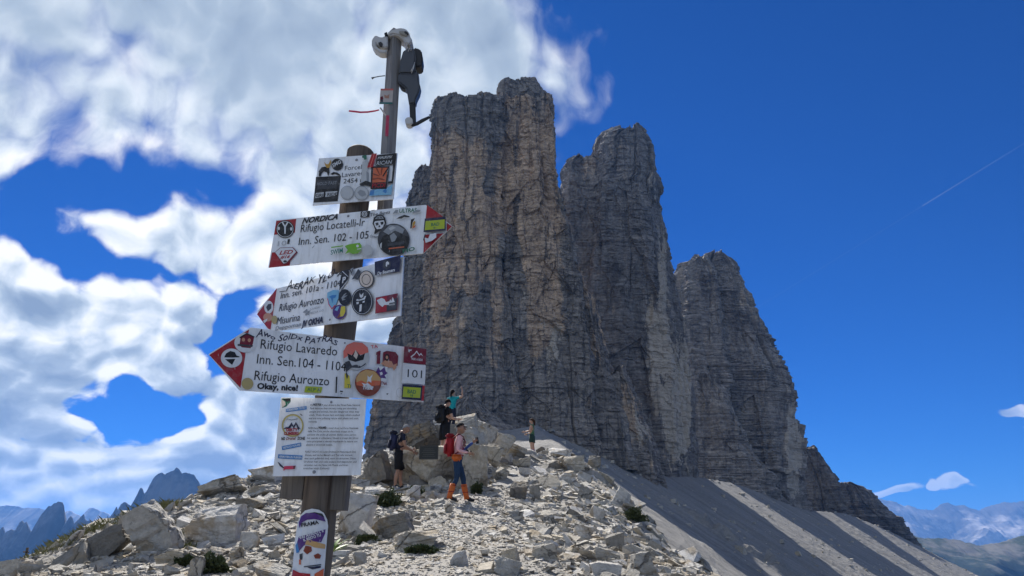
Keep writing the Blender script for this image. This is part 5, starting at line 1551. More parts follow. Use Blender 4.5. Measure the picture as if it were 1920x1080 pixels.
class PolePlate(Plate):
    def __init__(self, name, py, outline, label, lift=0.0255, parent=None):
        # the visible left-front face of the square timber
        zax = ax2.normalized()
        R3 = (ax2.to_track_quat('Z', 'Y').to_matrix() @ Matrix.Rotation(math.radians(28), 3, 'Z'))
        cand = [R3 @ Vector(v) for v in ((1, 0, 0), (-1, 0, 0), (0, 1, 0), (0, -1, 0))]
        view = (EYE - on_pole(py)).normalized()
        cand = sorted(cand, key=lambda v: -v.dot(view))
        self.n = cand[0]
        self.ey = zax
        self.ex = self.ey.cross(self.n).normalized()
        self.o = on_pole(py) + self.n * lift
        self.M = Matrix((tuple(self.ex) + (0,), tuple(self.ey) + (0,), tuple(self.n) + (0,), (0, 0, 0, 1))).transposed()
        self.M.translation = self.o - SIGN_O
        self.k = 0
        self.poly = [self.loc(*p) for p in outline]
        n = len(self.poly)
        V = [(u, v, 0) for u, v in self.poly] + [(u, v, -0.0015) for u, v in self.poly]
        me = bpy.data.meshes.new(name)
        me.from_pydata(V, [], [tuple(range(n)), tuple(range(n, 2 * n))[::-1]] + [(i, i + n, (i + 1) % n + n, (i + 1) % n) for i in range(n)])
        me.materials.append(ink('cream'))
        bm = bmesh.new(); bm.from_mesh(me); bmesh.ops.recalc_face_normals(bm, faces=bm.faces); bm.to_mesh(me); bm.free()
        self.ob = link(name, me, SIGN)
        self.ob.matrix_local = self.M
        if label: self.ob['label'] = label


c = mapper(620, 30, 4)
B = PolePlate('sticker', 180, polyc(c, [(376, 545), (470, 545), (462, 660), (366, 660)]), 'faded picture sticker on the timber pole')
B.sticker(('pink', polyc(c, [(376, 545), (470, 545), (469, 558), (375, 558)])), ('maroon', polyc(c, [(372, 610), (388, 600), (395, 625), (372, 632)])), ('skin', polyc(c, [(400, 590), (420, 600), (440, 585), (436, 620), (405, 615)])), ('teal', polyc(c, [(364, 648), (462, 648), (461, 661), (362, 661)])), ('dark', polyc(c, [(374, 630), (390, 626), (392, 645), (373, 645)])), name='print')
B2 = PolePlate('tape', 215, polyc(c, [(368, 688), (376, 684), (418, 742), (410, 748)]), 'faded pink tape on the timber pole', 0.0258)
B2 = PolePlate('tape', 240, polyc(c, [(418, 745), (440, 745), (432, 900), (410, 900)]), 'long faded pink tape on the timber pole', 0.0252)
B2.ob.data.materials[0] = ink('rose')
rp = [at(x, y, SY + 0.02) - SIGN_O for x, y in ((711, 206), (703, 208), (690, 210), (676, 210.5), (664, 209), (654, 208))]
link('ribbon', tube_mesh('ribbon', rp, [0.003, 0.0036, 0.004, 0.004, 0.0042, 0.0036], ink('rose'), 8, True, 0.3), SIGN)
rp = [at(x, y, SY + 0.03) - SIGN_O for x, y in ((722, 142), (712, 143), (702, 145), (697, 147))]
link('bolt', tube_mesh('bolt', rp, [0.0022, 0.0022, 0.0022, 0.0052], ink('dark'), 8), SIGN)


def wrap_plate():
    """Thin advertising plate with a round head, bent round the front of the post."""
    c = mapper(480, 860, 4.909)
    cen = pa
    def on_post(X, Y, off):
        px, py = c(X, Y)
        d = pix_dir(px, py)
        ax = axis.normalized()
        # ray against the cylinder about the post axis
        w = EYE - pa
        dd = d - ax * d.dot(ax); ww = w - ax * w.dot(ax)
        R = 0.0665 + off
        A, Bq, Cq = dd.dot(dd), 2 * dd.dot(ww), ww.dot(ww) - R * R
        disc = Bq * Bq - 4 * A * Cq
        if disc < 0: disc = 0.0
        return EYE + d * ((-Bq - math.sqrt(disc)) / (2 * A)) - SIGN_O
    def patch(name, color, poly, off, parent=None, n=10):
        # fill the polygon with strips so that it follows the curve
        bm = bmesh.new()
        vs = [bm.verts.new((x, y, 0)) for x, y in poly]
        bm.faces.new(vs)
        bmesh.ops.triangulate(bm, faces=bm.faces)
        bmesh.ops.subdivide_edges(bm, edges=bm.edges, cuts=5, use_grid_fill=True)
        for v in bm.verts:
            v.co = on_post(v.co.x, v.co.y, off)
        me = bpy.data.meshes.new(name); bm.to_mesh(me); bm.free()
        me.materials.append(ink(color))
        return link(name, me, parent or SIGN)
    body = patch('sticker', 'white', [(322, 1130), (345, 900), (362, 720), (385, 580), (410, 520), (450, 478), (515, 460), (580, 470), (625, 500), (655, 560), (664, 620), (655, 720), (640, 900), (632, 1000), (620, 1130)], 0.002)
    body['label'] = 'white and purple advertising sticker wrapped round the foot of the post'
    for col, poly in (('purple', [(392, 590), (415, 530), (460, 500), (540, 500), (625, 540), (642, 580), (600, 570), (540, 556), (470, 562), (420, 590), (396, 640)]), ('black', [(455, 505), (540, 492), (610, 506), (630, 540), (560, 530), (470, 535)]),
                      ('purple', [(392, 720), (640, 650), (636, 690), (600, 770), (520, 760), (440, 800), (380, 870), (366, 830), (378, 770)]), ('tan', [(470, 740), (640, 790), (636, 830), (540, 818), (500, 800), (450, 790)]), ('brown', [(435, 850), (455, 800), (510, 810), (515, 850), (470, 880)]),
                      ('brown', [(530, 890), (570, 870), (600, 890), (590, 920), (545, 920)]), ('blue', [(362, 800), (380, 770), (400, 860), (372, 870)]), ('orange', [(395, 930), (412, 925), (412, 975), (395, 975)]), ('dark', [(400, 880), (430, 870), (425, 930), (402, 930)]), ('dark', [(440, 990), (600, 970), (600, 980), (440, 1000)]),
                      ('red', [(338, 1020), (400, 1050), (500, 1060), (500, 1130), (326, 1130)]), ('orange', [(540, 1060), (625, 1010), (618, 1130), (530, 1130)]), ('navy', [(470, 1000), (600, 985), (595, 1005), (520, 1020)])):
        patch('print', col, poly, 0.0028 + 0.0003 * (hash(col) % 3) * 0 + 0.0004 * (len(poly) % 3), body)
    for s, p0, p1, cap, col, bold in (('PRAMA', (418, 630), (580, 600), 7, 'black', 0.03), ('VAI AVANTI, E', (398, 742), (626, 672), 5, 'white', 0.03), ('IL RESTO TU', (440, 762), (600, 712), 5, 'white', 0.03)):
        V, Fc = text_mesh(s, bold, 0.0)
        w = V[:, 0].max() - V[:, 0].min()
        L = math.hypot(p1[0] - p0[0], p1[1] - p0[1]); ux, uy = (p1[0] - p0[0]) / L, (p1[1] - p0[1]) / L
        k = cap * 4.909 / 0.70
        P = []
        for vx, vy, _ in V:
            a_, b_2 = (vx - V[:, 0].min()) / w * L, vy * k
            P.append(tuple(on_post(p0[0] + ux * a_ + uy * b_2, p0[1] + uy * a_ - ux * b_2, 0.0045)))
        me = bpy.data.meshes.new('lettering'); me.from_pydata(P, [], Fc); me.materials.append(ink(col))
        link('lettering', me, body)


wrap_plate()

# ---- wrecked drones fixed to the top of the pole
M_DW = pbr('dirty_white_plastic', (0.50, 0.49, 0.47), 0.45, 0, 0.4)
M_DG = pbr('dark_grey_plastic', (0.055, 0.062, 0.075), 0.42, 0, 0.45)
M_DB = pbr('black_plastic', (0.02, 0.021, 0.024), 0.5, 0, 0.4)


def extrude_pic(name, pts, Y, dep, mat, parent, bev=0.004, skew=0.0):
    """A moulded piece: an outline with real thickness, rounded edges."""
    bm = bmesh.new()
    vs = [bm.verts.new(at(x, y, Y + skew * (x - pts[0][0]) / 100)) for x, y in pts]
    f = bm.faces.new(vs)
    r = bmesh.ops.extrude_face_region(bm, geom=[f])
    for v in r['geom']:
        if isinstance(v, bmesh.types.BMVert): v.co.y += dep
    bmesh.ops.recalc_face_normals(bm, faces=bm.faces)
    if bev:
        bmesh.ops.bevel(bm, geom=[e for e in bm.edges if e.calc_face_angle(0) > 0.5], offset=bev, segments=2, affect='EDGES', clamp_overlap=True)
    bmesh.ops.triangulate(bm, faces=[f for f in bm.faces if len(f.verts) > 4])
    bm.transform(Matrix.Translation(-parent.location))
    me = bpy.data.meshes.new(name); bm.to_mesh(me); bm.free()
    me.materials.append(mat)
    return link(name, me, parent)


c = mapper(680, 40, 5.143)
dw = empty('wrecked_drone', at(742, 75, SY + 0.08), 'broken white drone shell clamped over the top of the timber pole', 'drone')
extrude_pic('shell', polyc(c, [(240, 110), (262, 82), (330, 62), (380, 55), (420, 72), (448, 105), (462, 150), (480, 172), (470, 205), (440, 222), (410, 205), (385, 160), (340, 130), (290, 120), (245, 140)]), SY + 0.015, 0.075, M_DW, dw, 0.006)
extrude_pic('cover', polyc(c, [(345, 90), (400, 88), (430, 120), (425, 140), (390, 130), (360, 120)]), SY + 0.006, 0.03, pbr('yellowed_plastic', (0.30, 0.28, 0.24), 0.5), dw, 0.003)
extrude_pic('motor_hole', polyc(c, [(405, 92), (430, 100), (440, 118), (418, 120), (402, 108)]), SY + 0.004, 0.01, M_DB, dw, 0.0)
extrude_pic('arm', polyc(c, [(240, 105), (200, 150), (165, 148), (120, 130), (88, 172), (86, 225), (110, 265), (165, 300), (225, 300), (236, 268), (200, 275), (160, 262), (130, 232), (128, 210), (170, 245), (225, 252), (240, 240)]), SY + 0.02, 0.045, M_DW, dw, 0.005)
extrude_pic('motor_hole', polyc(c, [(150, 205), (175, 196), (192, 212), (185, 235), (160, 230)]), SY + 0.012, 0.01, M_DB, dw, 0.0)
extrude_pic('leg', polyc(c, [(205, 110), (235, 98), (240, 125), (215, 135)]), SY + 0.01, 0.03, M_DB, dw, 0.002)
dg = empty('wrecked_drone', at(772, 130, SY + 0.06), 'folded dark grey drone hanging from the right side of the pole with one arm down', 'drone')
extrude_pic('body', polyc(c, [(385, 290), (405, 262), (450, 250), (500, 262), (510, 330), (505, 440), (520, 478), (470, 500), (440, 500), (345, 500), (360, 380)]), SY + 0.02, 0.055, M_DG, dg, 0.007)
extrude_pic('battery', polyc(c, [(490, 250), (520, 250), (568, 278), (578, 360), (568, 430), (515, 440), (500, 400), (490, 320)]), SY + 0.035, 0.06, M_DB, dg, 0.005)
extrude_pic('tail', polyc(c, [(342, 495), (440, 490), (535, 478), (540, 570), (556, 625), (545, 680), (515, 740), (505, 790), (445, 795), (428, 690), (415, 640), (350, 590), (335, 560)]), SY + 0.028, 0.045, M_DG, dg, 0.006)
extrude_pic('underside', polyc(c, [(338, 560), (360, 570), (415, 620), (418, 660), (370, 640), (345, 600)]), SY + 0.04, 0.03, M_DB, dg, 0.003)
extrude_pic('arm', polyc(c, [(448, 788), (505, 782), (512, 985), (470, 1000), (455, 930)]), SY + 0.035, 0.022, M_DB, dg, 0.003)
mc = at(*c(450, 980), SY + 0.03) - dg.location
link('motor', tube_mesh('motor', [mc + Vector((0, -0.02, 0)), mc + Vector((0, 0.02, 0)), mc + Vector((0, 0.024, 0))], [0.016, 0.016, 0.012], M_DW, 16), dg)
link('propeller_blade', tube_mesh('propeller_blade', [at(*c(x, y), SY + 0.028) - dg.location for x, y in ((470, 1005), (520, 990), (580, 955), (648, 922))], [0.006, 0.008, 0.0085, 0.006], M_DB, 8, True, 0.35), dg)
for q in ([(470, 500), (490, 450), (500, 395), (488, 440), (465, 480)], [(440, 290), (450, 262), (470, 258), (465, 282)]):
    link('cable', tube_mesh('cable', [at(*c(x, y), SY + 0.012) - dg.location for x, y in q], [0.0018] * len(q), M_DW, 6), dg)

# ------------------------------------------------------------------ people
def skin_body(name, J, bones, root='pelvis', sub=2):
    """One continuous body grown round a posed skeleton. J: joint -> (pos, (rx, ry)); bones: (a, b, material)."""
    me = bpy.data.meshes.new(name)
    keys = list(J)
    me.from_pydata([J[k][0] for k in keys], [(keys.index(a), keys.index(b)) for a, b, _ in bones], [])
    ob = bpy.data.objects.new(name, me)
    COL.objects.link(ob)
    ob.modifiers.new('skin', 'SKIN').use_smooth_shade = True
    if not me.skin_vertices:
        bpy.context.view_layer.objects.active = ob
    lay = me.skin_vertices[0] if len(me.skin_vertices) else None
    if lay is None:
        bm = bmesh.new(); bm.from_mesh(me); bm.verts.layers.skin.verify(); bm.to_mesh(me); bm.free()
        lay = me.skin_vertices[0]
    for i, k in enumerate(keys):
        lay.data[i].radius = J[k][1]
        lay.data[i].use_root = (k == root)
    ss = ob.modifiers.new('sub', 'SUBSURF')
    ss.levels = ss.render_levels = sub
    dg = bpy.context.evaluated_depsgraph_get()
    ev = ob.evaluated_get(dg)
    out = bpy.data.meshes.new_from_object(ev)
    bpy.data.objects.remove(ob); bpy.data.meshes.remove(me)
    nv_ = len(out.vertices)
    co = np.empty(nv_ * 3, np.float32); out.vertices.foreach_get('co', co); co = co.reshape(-1, 3)
    no = np.empty(nv_ * 3, np.float32); out.vertices.foreach_get('normal', no); no = no.reshape(-1, 3)
    co = co + no * (fbm(co[:, 0] * 11, co[:, 1] * 11, co[:, 2] * 16, 3, 77) * 0.013)[:, None]     # creases
    out.vertices.foreach_set('co', co.ravel())
    mats = []
    for _, _, m in bones:
        if m not in mats: mats.append(m)
    out.materials.clear()
    for m in mats: out.materials.append(m)
    seg = [(np.array(J[a][0]), np.array(J[b][0]), mats.index(m)) for a, b, m in bones]
    C = np.array([p.center[:] for p in out.polygons])
    best = np.full(len(C), 1e9); mi = np.zeros(len(C), int)
    for a, b, k in seg:
        d = b - a
        t = np.clip(((C - a) @ d) / max(d @ d, 1e-9), 0, 1)
        r = np.linalg.norm(C - (a + t[:, None] * d), axis=1)
        m = r < best
        best[m] = r[m]; mi[m] = k
    out.polygons.foreach_set('material_index', mi.astype(np.int32))
    out.polygons.foreach_set('use_smooth', np.ones(len(C), bool))
    return out


def ellipsoid(bm, c, r, rot=None, mat=0, seg=16, ring=10, fn=None):
    ret = bmesh.ops.create_uvsphere(bm, u_segments=seg, v_segments=ring, radius=1.0)
    for v in ret['verts']:
        p = v.co.copy()
        if fn: p = fn(p)
        p = Vector((p.x * r[0], p.y * r[1], p.z * r[2]))
        if rot is not None: p = rot @ p
        v.co = p + Vector(c)
    fs = {f for v in ret['verts'] for f in v.link_faces}
    for f in fs:
        f.material_index = mat; f.smooth = True
    return fs


M_SKIN = pbr('skin', (0.42, 0.25, 0.17), 0.55, 0, 0.35)
M_SKIN2 = pbr('skin_tanned', (0.30, 0.165, 0.105), 0.55, 0, 0.35)
M_EYE = pbr('eye_dark', (0.03, 0.025, 0.02), 0.3)
M_LIP = pbr('lips', (0.32, 0.12, 0.10), 0.5)


def cloth(name, col, rough=0.85):
    m = pbr(name, col, rough, 0, 0.15)
    T, b = nodes_of(m)
    P = T.n('ShaderNodeTexCoord').outputs['Object']
    n = T.noise(P, scale=14, detail=4, rough=0.6)
    T.put(b.inputs['Base Color'], T.mix(T.mapr(n, 0.3, 0.7), tuple(c * 0.8 for c in col), tuple(min(1, c * 1.12) for c in col)))
    bump(T, b, n, 0.5, 0.02)
    return m


def add_head(bm, M, mats_off, s=1.0):
    """Head with brow, nose, mouth, chin and ears. M maps head space (x right, y forward, z up, origin at skull centre) to the body."""
    sk, eye, lip = mats_off
    def shape(p):
        q = p.copy()
        if p.z < 0:                       # narrow jaw, chin forward
            k = -p.z
            q.x *= 1 - 0.34 * k; q.y = p.y * (1 - 0.18 * k) + 0.14 * k
        if p.y > 0.75 and abs(p.z) < 0.35: q.y -= 0.05
        return q
    R = M.to_3x3()
    def E(c, r, mat, **kw):
        ellipsoid(bm, M @ Vector(c), [x * s for x in r], R, mat, **kw)
    E((0, 0, 0), (0.076, 0.094, 0.116), sk, seg=20, ring=14, fn=shape)
    E((0, 0.096, -0.015), (0.013, 0.020, 0.026), sk, seg=8, ring=6)        # nose
    E((0, 0.088, 0.030), (0.050, 0.014, 0.012), sk, seg=10, ring=6)        # brow
    for sx in (-1, 1):
        E((sx * 0.032, 0.084, 0.010), (0.012, 0.008, 0.008), eye, seg=8, ring=6)
        E((sx * 0.078, -0.008, -0.005), (0.010, 0.020, 0.032), sk, seg=8, ring=6)
    E((0, 0.090, -0.058), (0.024, 0.010, 0.008), lip, seg=8, ring=6)


def add_hand(bm, wrist, elbow, curl, side, mat, s=1.0):
    """Palm, four unequal bent fingers and a thumb leaving the side of the palm."""
    d = (wrist - elbow).normalized()
    ref = Vector((0, 0, 1)) if abs(d.z) < 0.8 else Vector((0, 1, 0))
    nrm = d.cross(ref).normalized() * side
    lat = nrm.cross(d).normalized()
    R = Matrix((lat, d, nrm)).transposed()
    ellipsoid(bm, wrist + d * 0.045 * s, (0.038 * s, 0.052 * s, 0.016 * s), R, mat, 10, 8)
    def chain(p, dirs, lens, r):
        for dv, l in zip(dirs, lens):
            q = p + dv * l
            mid = (p + q) / 2
            z = dv.normalized(); x = z.cross(nrm if abs(z.dot(nrm)) < 0.9 else lat).normalized(); y = z.cross(x)
            ellipsoid(bm, mid, (r, r, l * 0.62), Matrix((x, y, z)).transposed(), mat, 8, 6)
            p = q
            r *= 0.92
    for k, (off, ln) in enumerate(((-0.027, 0.030), (-0.009, 0.034), (0.009, 0.032), (0.026, 0.025))):
        p = wrist + d * 0.088 * s + lat * off * s
        ds = []
        for j in range(3):
            a = curl * (0.35 + 0.6 * j)
            ds.append((d * math.cos(a) + nrm * math.sin(a)).normalized())
        chain(p, ds, [ln * s, ln * 0.8 * s, ln * 0.65 * s], 0.0088 * s)
    p = wrist + d * 0.03 * s - lat * 0.034 * s
    chain(p, [(d * 0.6 - lat * 0.75 + nrm * 0.2).normalized(), (d * 0.9 - lat * 0.25 + nrm * 0.35 * curl).normalized()], [0.036 * s, 0.030 * s], 0.0105 * s)


def person(label, foot, yaw, J, mats, head, hands, H=1.0, group='hikers on the saddle'):
    """J: joints in body space; mats: bone material chooser; head: (centre, pitch, turn). Returns the root empty placed at the feet."""
    root = empty('person', foot, label, 'person', group)
    root.rotation_euler = (0, 0, yaw)
    root.scale = (H, H, H)
    bones = [('pelvis', 'belly', 'top'), ('belly', 'chest', 'top'), ('chest', 'neck', 'top'), ('neck', 'skull', 'skin')]
    for s in 'LR':
        bones += [('pelvis', 'hip' + s, 'legs_u'), ('hip' + s, 'thigh' + s, 'legs_u'), ('thigh' + s, 'knee' + s, 'legs_k'), ('knee' + s, 'calf' + s, 'legs_c'), ('calf' + s, 'ankle' + s, 'legs_l'), ('ankle' + s, 'ball' + s, 'shoe'), ('ball' + s, 'toe' + s, 'shoe'),
                  ('chest', 'shoulder' + s, 'top'), ('shoulder' + s, 'arm' + s, 'sleeve'), ('arm' + s, 'elbow' + s, 'arm_u'), ('elbow' + s, 'fore' + s, 'arm_l'), ('fore' + s, 'wrist' + s, 'arm_l')]
    me = skin_body('body', J, [(a, b, mats.get(m + (a[-1] if a[-1] in 'LR' else b[-1]), mats.get(m, mats['top']))) for a, b, m in bones])
    sk = mats['skin']
    names = [m.name for m in me.materials]
    for m in (sk, M_EYE, M_LIP):
        if m.name not in names:
            me.materials.append(m); names.append(m.name)
    bm = bmesh.new(); bm.from_mesh(me)
    hc, hp, ht = head
    HM = Matrix.Translation(hc) @ Matrix.Rotation(ht, 4, 'Z') @ Matrix.Rotation(hp, 4, 'X')
    add_head(bm, HM, (names.index(sk.name), names.index(M_EYE.name), names.index(M_LIP.name)))
    for s, curl in hands:
        hm = mats.get('hand' + s, sk)
        if hm.name not in names:
            me.materials.append(hm); names.append(hm.name)
            bm.to_mesh(me)
        add_hand(bm, Vector(J['wrist' + s][0]), Vector(J['fore' + s][0]), curl, 1 if s == 'R' else -1, names.index(hm.name))
    bm.to_mesh(me); bm.free()
    link('body', me, root)
    return root, HM


def pose(lean=0.0, knees=((0.0, 0.0), (0.0, 0.0)), stride=(0.0, 0.0), armL=((-0.05, 0.0), (0.1, 0.0)), armR=((-0.05, 0.0), (0.1, 0.0)), female=False, shorts=False, boots=0.0):
    """Joints of a 1.75 m figure. lean: forward lean of the trunk; stride: forward offset of each foot; arm: elbow and wrist offsets (side out, forward, up) from the shoulder."""
    J = {}
    w = 0.92 if female else 1.0
    def P(k, x, y, z, rx, ry=None):
        J[k] = ((x, y, z), (rx, ry or rx))
    sy, cy = math.sin(lean), math.cos(lean)
    def tr(x, y, z):
        dz = z - 0.95
        return (x, y * cy + dz * sy, 0.95 + dz * cy - y * sy)
    J['pelvis'] = ((0, 0, 0.95), (0.145 * (1.04 if female else 1), 0.115))
    J['belly'] = (tr(0, 0.01, 1.12), (0.135 * w, 0.105))
    J['chest'] = (tr(0, 0.0, 1.34), (0.160 * w, 0.115))
    J['neck'] = (tr(0, -0.01, 1.475), (0.060, 0.060))
    J['skull'] = (tr(0, 0.02, 1.585), (0.055, 0.06))
    for i, s in enumerate('LR'):
        sg = -1 if s == 'L' else 1
        st = stride[i]; kn = knees[i]
        J['hip' + s] = ((sg * 0.085, 0.0, 0.89), (0.105, 0.105))
        J['thigh' + s] = ((sg * 0.09, st * 0.25 + kn[0] * 0.5, 0.71), (0.092, 0.096))
        J['knee' + s] = ((sg * 0.092, st * 0.5 + kn[0], 0.50 + kn[1]), (0.062, 0.066))
        J['calf' + s] = ((sg * 0.095, st * 0.68 + kn[0] * 0.5 - 0.02, 0.35 + kn[1] * 0.5), (0.058, 0.064))
        J['ankle' + s] = ((sg * 0.098, st - 0.02, 0.10), (0.042 + boots, 0.046 + boots))
        J['ball' + s] = ((sg * 0.102, st + 0.09, 0.045), (0.046, 0.040))
        J['toe' + s] = ((sg * 0.106, st + 0.165, 0.035), (0.036, 0.028))
        arm = armL if s == 'L' else armR
        sh = Vector(tr(sg * 0.185 * w, 0.0, 1.405))
        el = sh + Vector((sg * arm[0][0], arm[0][1], arm[0][2]))
        wr = sh + Vector((sg * arm[1][0], arm[1][1], arm[1][2]))
        J['shoulder' + s] = (tuple(sh), (0.066, 0.066))
        J['arm' + s] = (tuple(sh + (el - sh) * 0.5), (0.056 * w, 0.056 * w))
        J['elbow' + s] = (tuple(el), (0.045 * w, 0.045 * w))
        J['fore' + s] = (tuple(el + (wr - el) * 0.55), (0.040 * w, 0.040 * w))
        J['wrist' + s] = (tuple(wr), (0.028, 0.028))
    return J, (lambda x, y, z: Vector(tr(x, y, z)))


def hair_cap(root, HM, mat, z0=0.0, back=1.0, name='hair', extra=None, puff=1.08):
    """Hair as a shell over the skull above a line that drops towards the nape."""
    bm = bmesh.new()
    ellipsoid(bm, (0, -0.012, 0.012), (0.080 * puff, 0.096 * puff, 0.112 * puff), None, 0, 20, 14)
    rem = [v for v in bm.verts if v.co.z < z0 + (v.co.y * 0.55 if v.co.y > 0 else v.co.y * 0.9 * back)]
    bmesh.ops.delete(bm, geom=rem, context='VERTS')
    for v in bm.verts:
        v.co += v.co.normalized() * (vnoise(np.array([v.co.x * 60]), np.array([v.co.y * 60]), np.array([v.co.z * 60]), 5)[0] - 0.5) * 0.012
    if extra: extra(bm)
    bm.transform(HM)
    me = bpy.data.meshes.new(name); bm.to_mesh(me); bm.free()
    me.materials.append(mat)
    o = link(name, me, root)
    o.modifiers.new('thick', 'SOLIDIFY').thickness = 0.006
    return o


def rounded_box(name, size, loc, rot, mat, parent, bev=0.05, sub=1, taper=1.0):
    bm = bmesh.new()
    bmesh.ops.create_cube(bm, size=1.0)
    for v in bm.verts:
        k = taper if v.co.z > 0 else 1.0
        v.co = Vector((v.co.x * size[0] * k, v.co.y * size[1] * k, v.co.z * size[2]))
    bmesh.ops.bevel(bm, geom=list(bm.edges), offset=bev, segments=3, affect='EDGES', clamp_overlap=True)
    for f in bm.faces: f.smooth = True
    bm.transform(Matrix.Translation(loc) @ Euler(rot).to_matrix().to_4x4())
    me = bpy.data.meshes.new(name); bm.to_mesh(me); bm.free()
    me.materials.append(mat)
    return link(name, me, parent)


def backpack(prs, tr, mat, mat2, label, big=1.0, strap=True, tilt=0.0):
    """A pack carried on the back: body, lid, pocket, straps over the shoulders."""
    root = empty('backpack', prs.location, label, 'backpack', 'backpacks of the hikers')
    root.rotation_euler = prs.rotation_euler; root.scale = prs.scale
    c = tr(0, -0.195 * (0.9 + 0.1 * big), 1.22)
    d = tr(0, 0, 1.4) - tr(0, 0, 1.0)
    ang = -math.atan2(d.y, d.z) + tilt
    rounded_box('pack_body', (0.30 * big, 0.20 * big, 0.46 * big), c, (ang, 0, 0), mat, root, 0.06, taper=0.86)
    rounded_box('lid', (0.27 * big, 0.19 * big, 0.09 * big), c + Vector((0, 0.0, 0.235 * big)), (ang, 0, 0), mat2, root, 0.03)
    rounded_box('front_pocket', (0.22 * big, 0.06, 0.24 * big), c + Vector((0, -0.10 * big, -0.06 * big)), (ang, 0, 0), mat2, root, 0.025)
    if strap:
        for s in (-1, 1):
            pts = [tr(s * 0.11, -0.12, 1.40), tr(s * 0.125, -0.03, 1.485), tr(s * 0.125, 0.09, 1.44), tr(s * 0.13, 0.145, 1.32), tr(s * 0.155, 0.11, 1.16), tr(s * 0.15, -0.08, 1.04)]
            link('shoulder_strap', tube_mesh('shoulder_strap', pts, [0.026] * 6, mat2, 8, True, 0.4), root)
    return root


NAVY = cloth('navy_cotton', (0.018, 0.020, 0.036)); BLACKC = cloth('black_cotton', (0.014, 0.014, 0.016)); BLACK2 = cloth('black_nylon', (0.022, 0.023, 0.026), 0.6)
NAVY2 = cloth('navy_nylon', (0.030, 0.034, 0.075), 0.6); PINK = cloth('pink_shirt', (0.62, 0.36, 0.375)); JEANS = cloth('blue_trousers', (0.020, 0.042, 0.085)); ORANGE = cloth('orange_gaiters', (0.50, 0.12, 0.03), 0.6)
RED = cloth('red_nylon', (0.30, 0.018, 0.024), 0.55); RED2 = cloth('dark_red_nylon', (0.20, 0.012, 0.018), 0.55); SHOE = cloth('dark_shoe', (0.03, 0.032, 0.036)); TEAL = cloth('teal_shirt', (0.015, 0.28, 0.30)); BLUE = cloth('blue_sleeve', (0.05, 0.09, 0.26))
GREEN = cloth('green_top', (0.07, 0.15, 0.075)); DGREEN = cloth('dark_green_shorts', (0.022, 0.045, 0.038)); LILAC = cloth('lilac_sock', (0.20, 0.14, 0.24)); GREYH = cloth('grey_hair', (0.30, 0.29, 0.28)); DARKH = cloth('black_hair', (0.012, 0.010, 0.009)); BROWNH = cloth('brown_hair', (0.05, 0.025, 0.015))
TO_RIGHT = -math.pi / 2

# man in navy with a pack, looking at the plaque
f1 = at(743, 918, 20.3)
J1, tr1 = pose(lean=0.16, knees=((0.05, 0), (0.03, 0)), stride=(0.16, -0.04), armL=((0.06, 0.10, -0.27), (0.0, 0.34, -0.32)), armR=((0.05, 0.06, -0.28), (-0.04, 0.30, -0.40)))
p1_, HM = person('grey-haired hiker in dark navy shirt and shorts facing the plaque', f1, TO_RIGHT + 0.35, J1,
                 dict(top=NAVY, legs_u=BLACKC, legs_k=BLACKC, legs_c=M_SKIN2, legs_l=M_SKIN2, shoe=SHOE, sleeve=NAVY, arm_u=M_SKIN2, arm_l=M_SKIN2, skin=M_SKIN2), (tr1(0, 0.085, 1.625), -0.30, 0.0), (('L', 0.9), ('R', 0.9)), 1.0)
hair_cap(p1_, HM, GREYH, 0.03, 0.8, puff=1.03)
for s in 'LR':
    a = Vector(J1['hip' + s][0]); k = Vector(J1['knee' + s][0])
    link('shorts_leg', tube_mesh('shorts_leg', [a + Vector((0, 0, 0.06)), a.lerp(k, 0.5), k + Vector((0, 0, 0.02))], [0.118, 0.112, 0.106], BLACKC, 16), p1_)
backpack(p1_, tr1, NAVY2, NAVY, 'dark navy backpack on the grey-haired hiker', 1.02)

# man in black on the rock
f2 = at(832, 857, 22.5)
J2, tr2 = pose(lean=0.06, stride=(0.02, -0.02), armL=((0.03, 0.12, -0.26), (-0.02, 0.36, -0.20)), armR=((0.08, 0.05, -0.28), (0.02, 0.32, -0.26)))
p2_, HM = person('hiker in black with a black backpack standing on the rock outcrop', f2, TO_RIGHT + 0.75, J2,
                 dict(top=BLACKC, legs_u=BLACKC, legs_k=BLACKC, legs_c=M_SKIN, legs_l=M_SKIN, shoe=SHOE, sleeve=BLACKC, arm_u=M_SKIN, arm_l=M_SKIN, skin=M_SKIN), (tr2(0, 0.06, 1.63), -0.45, 0.1), (('L', 1.1), ('R', 1.0)), 1.0)
hair_cap(p2_, HM, DARKH, 0.0, 1.0)
for s in 'LR':
    a = Vector(J2['hip' + s][0]); k = Vector(J2['knee' + s][0])
    link('shorts_leg', tube_mesh('shorts_leg', [a + Vector((0, 0, 0.06)), a.lerp(k, 0.5), k + Vector((0, 0, 0.01))], [0.118, 0.112, 0.108], BLACKC, 16), p2_)
backpack(p2_, tr2, BLACK2, BLACKC, 'black backpack on the hiker in black', 1.05)

# woman in teal with one arm raised
f3 = at(846, 816, 27.0)
J3, tr3 = pose(lean=0.0, armL=((0.04, 0.06, -0.26), (0.0, 0.26, -0.30)), armR=((0.24, 0.06, 0.06), (0.20, 0.10, 0.33)), female=True)
p3_, HM = person('woman in a teal top with one arm raised behind the hiker in black', f3, TO_RIGHT + 1.2, J3,
                 dict(top=TEAL, legs_u=NAVY, legs_k=NAVY, legs_c=NAVY, legs_l=NAVY, shoe=SHOE, sleeve=TEAL, arm_u=M_SKIN, arm_l=M_SKIN, skin=M_SKIN), (tr3(0, 0.03, 1.63), 0.0, 0.0), (('L', 0.8), ('R', 0.5)), 0.95)


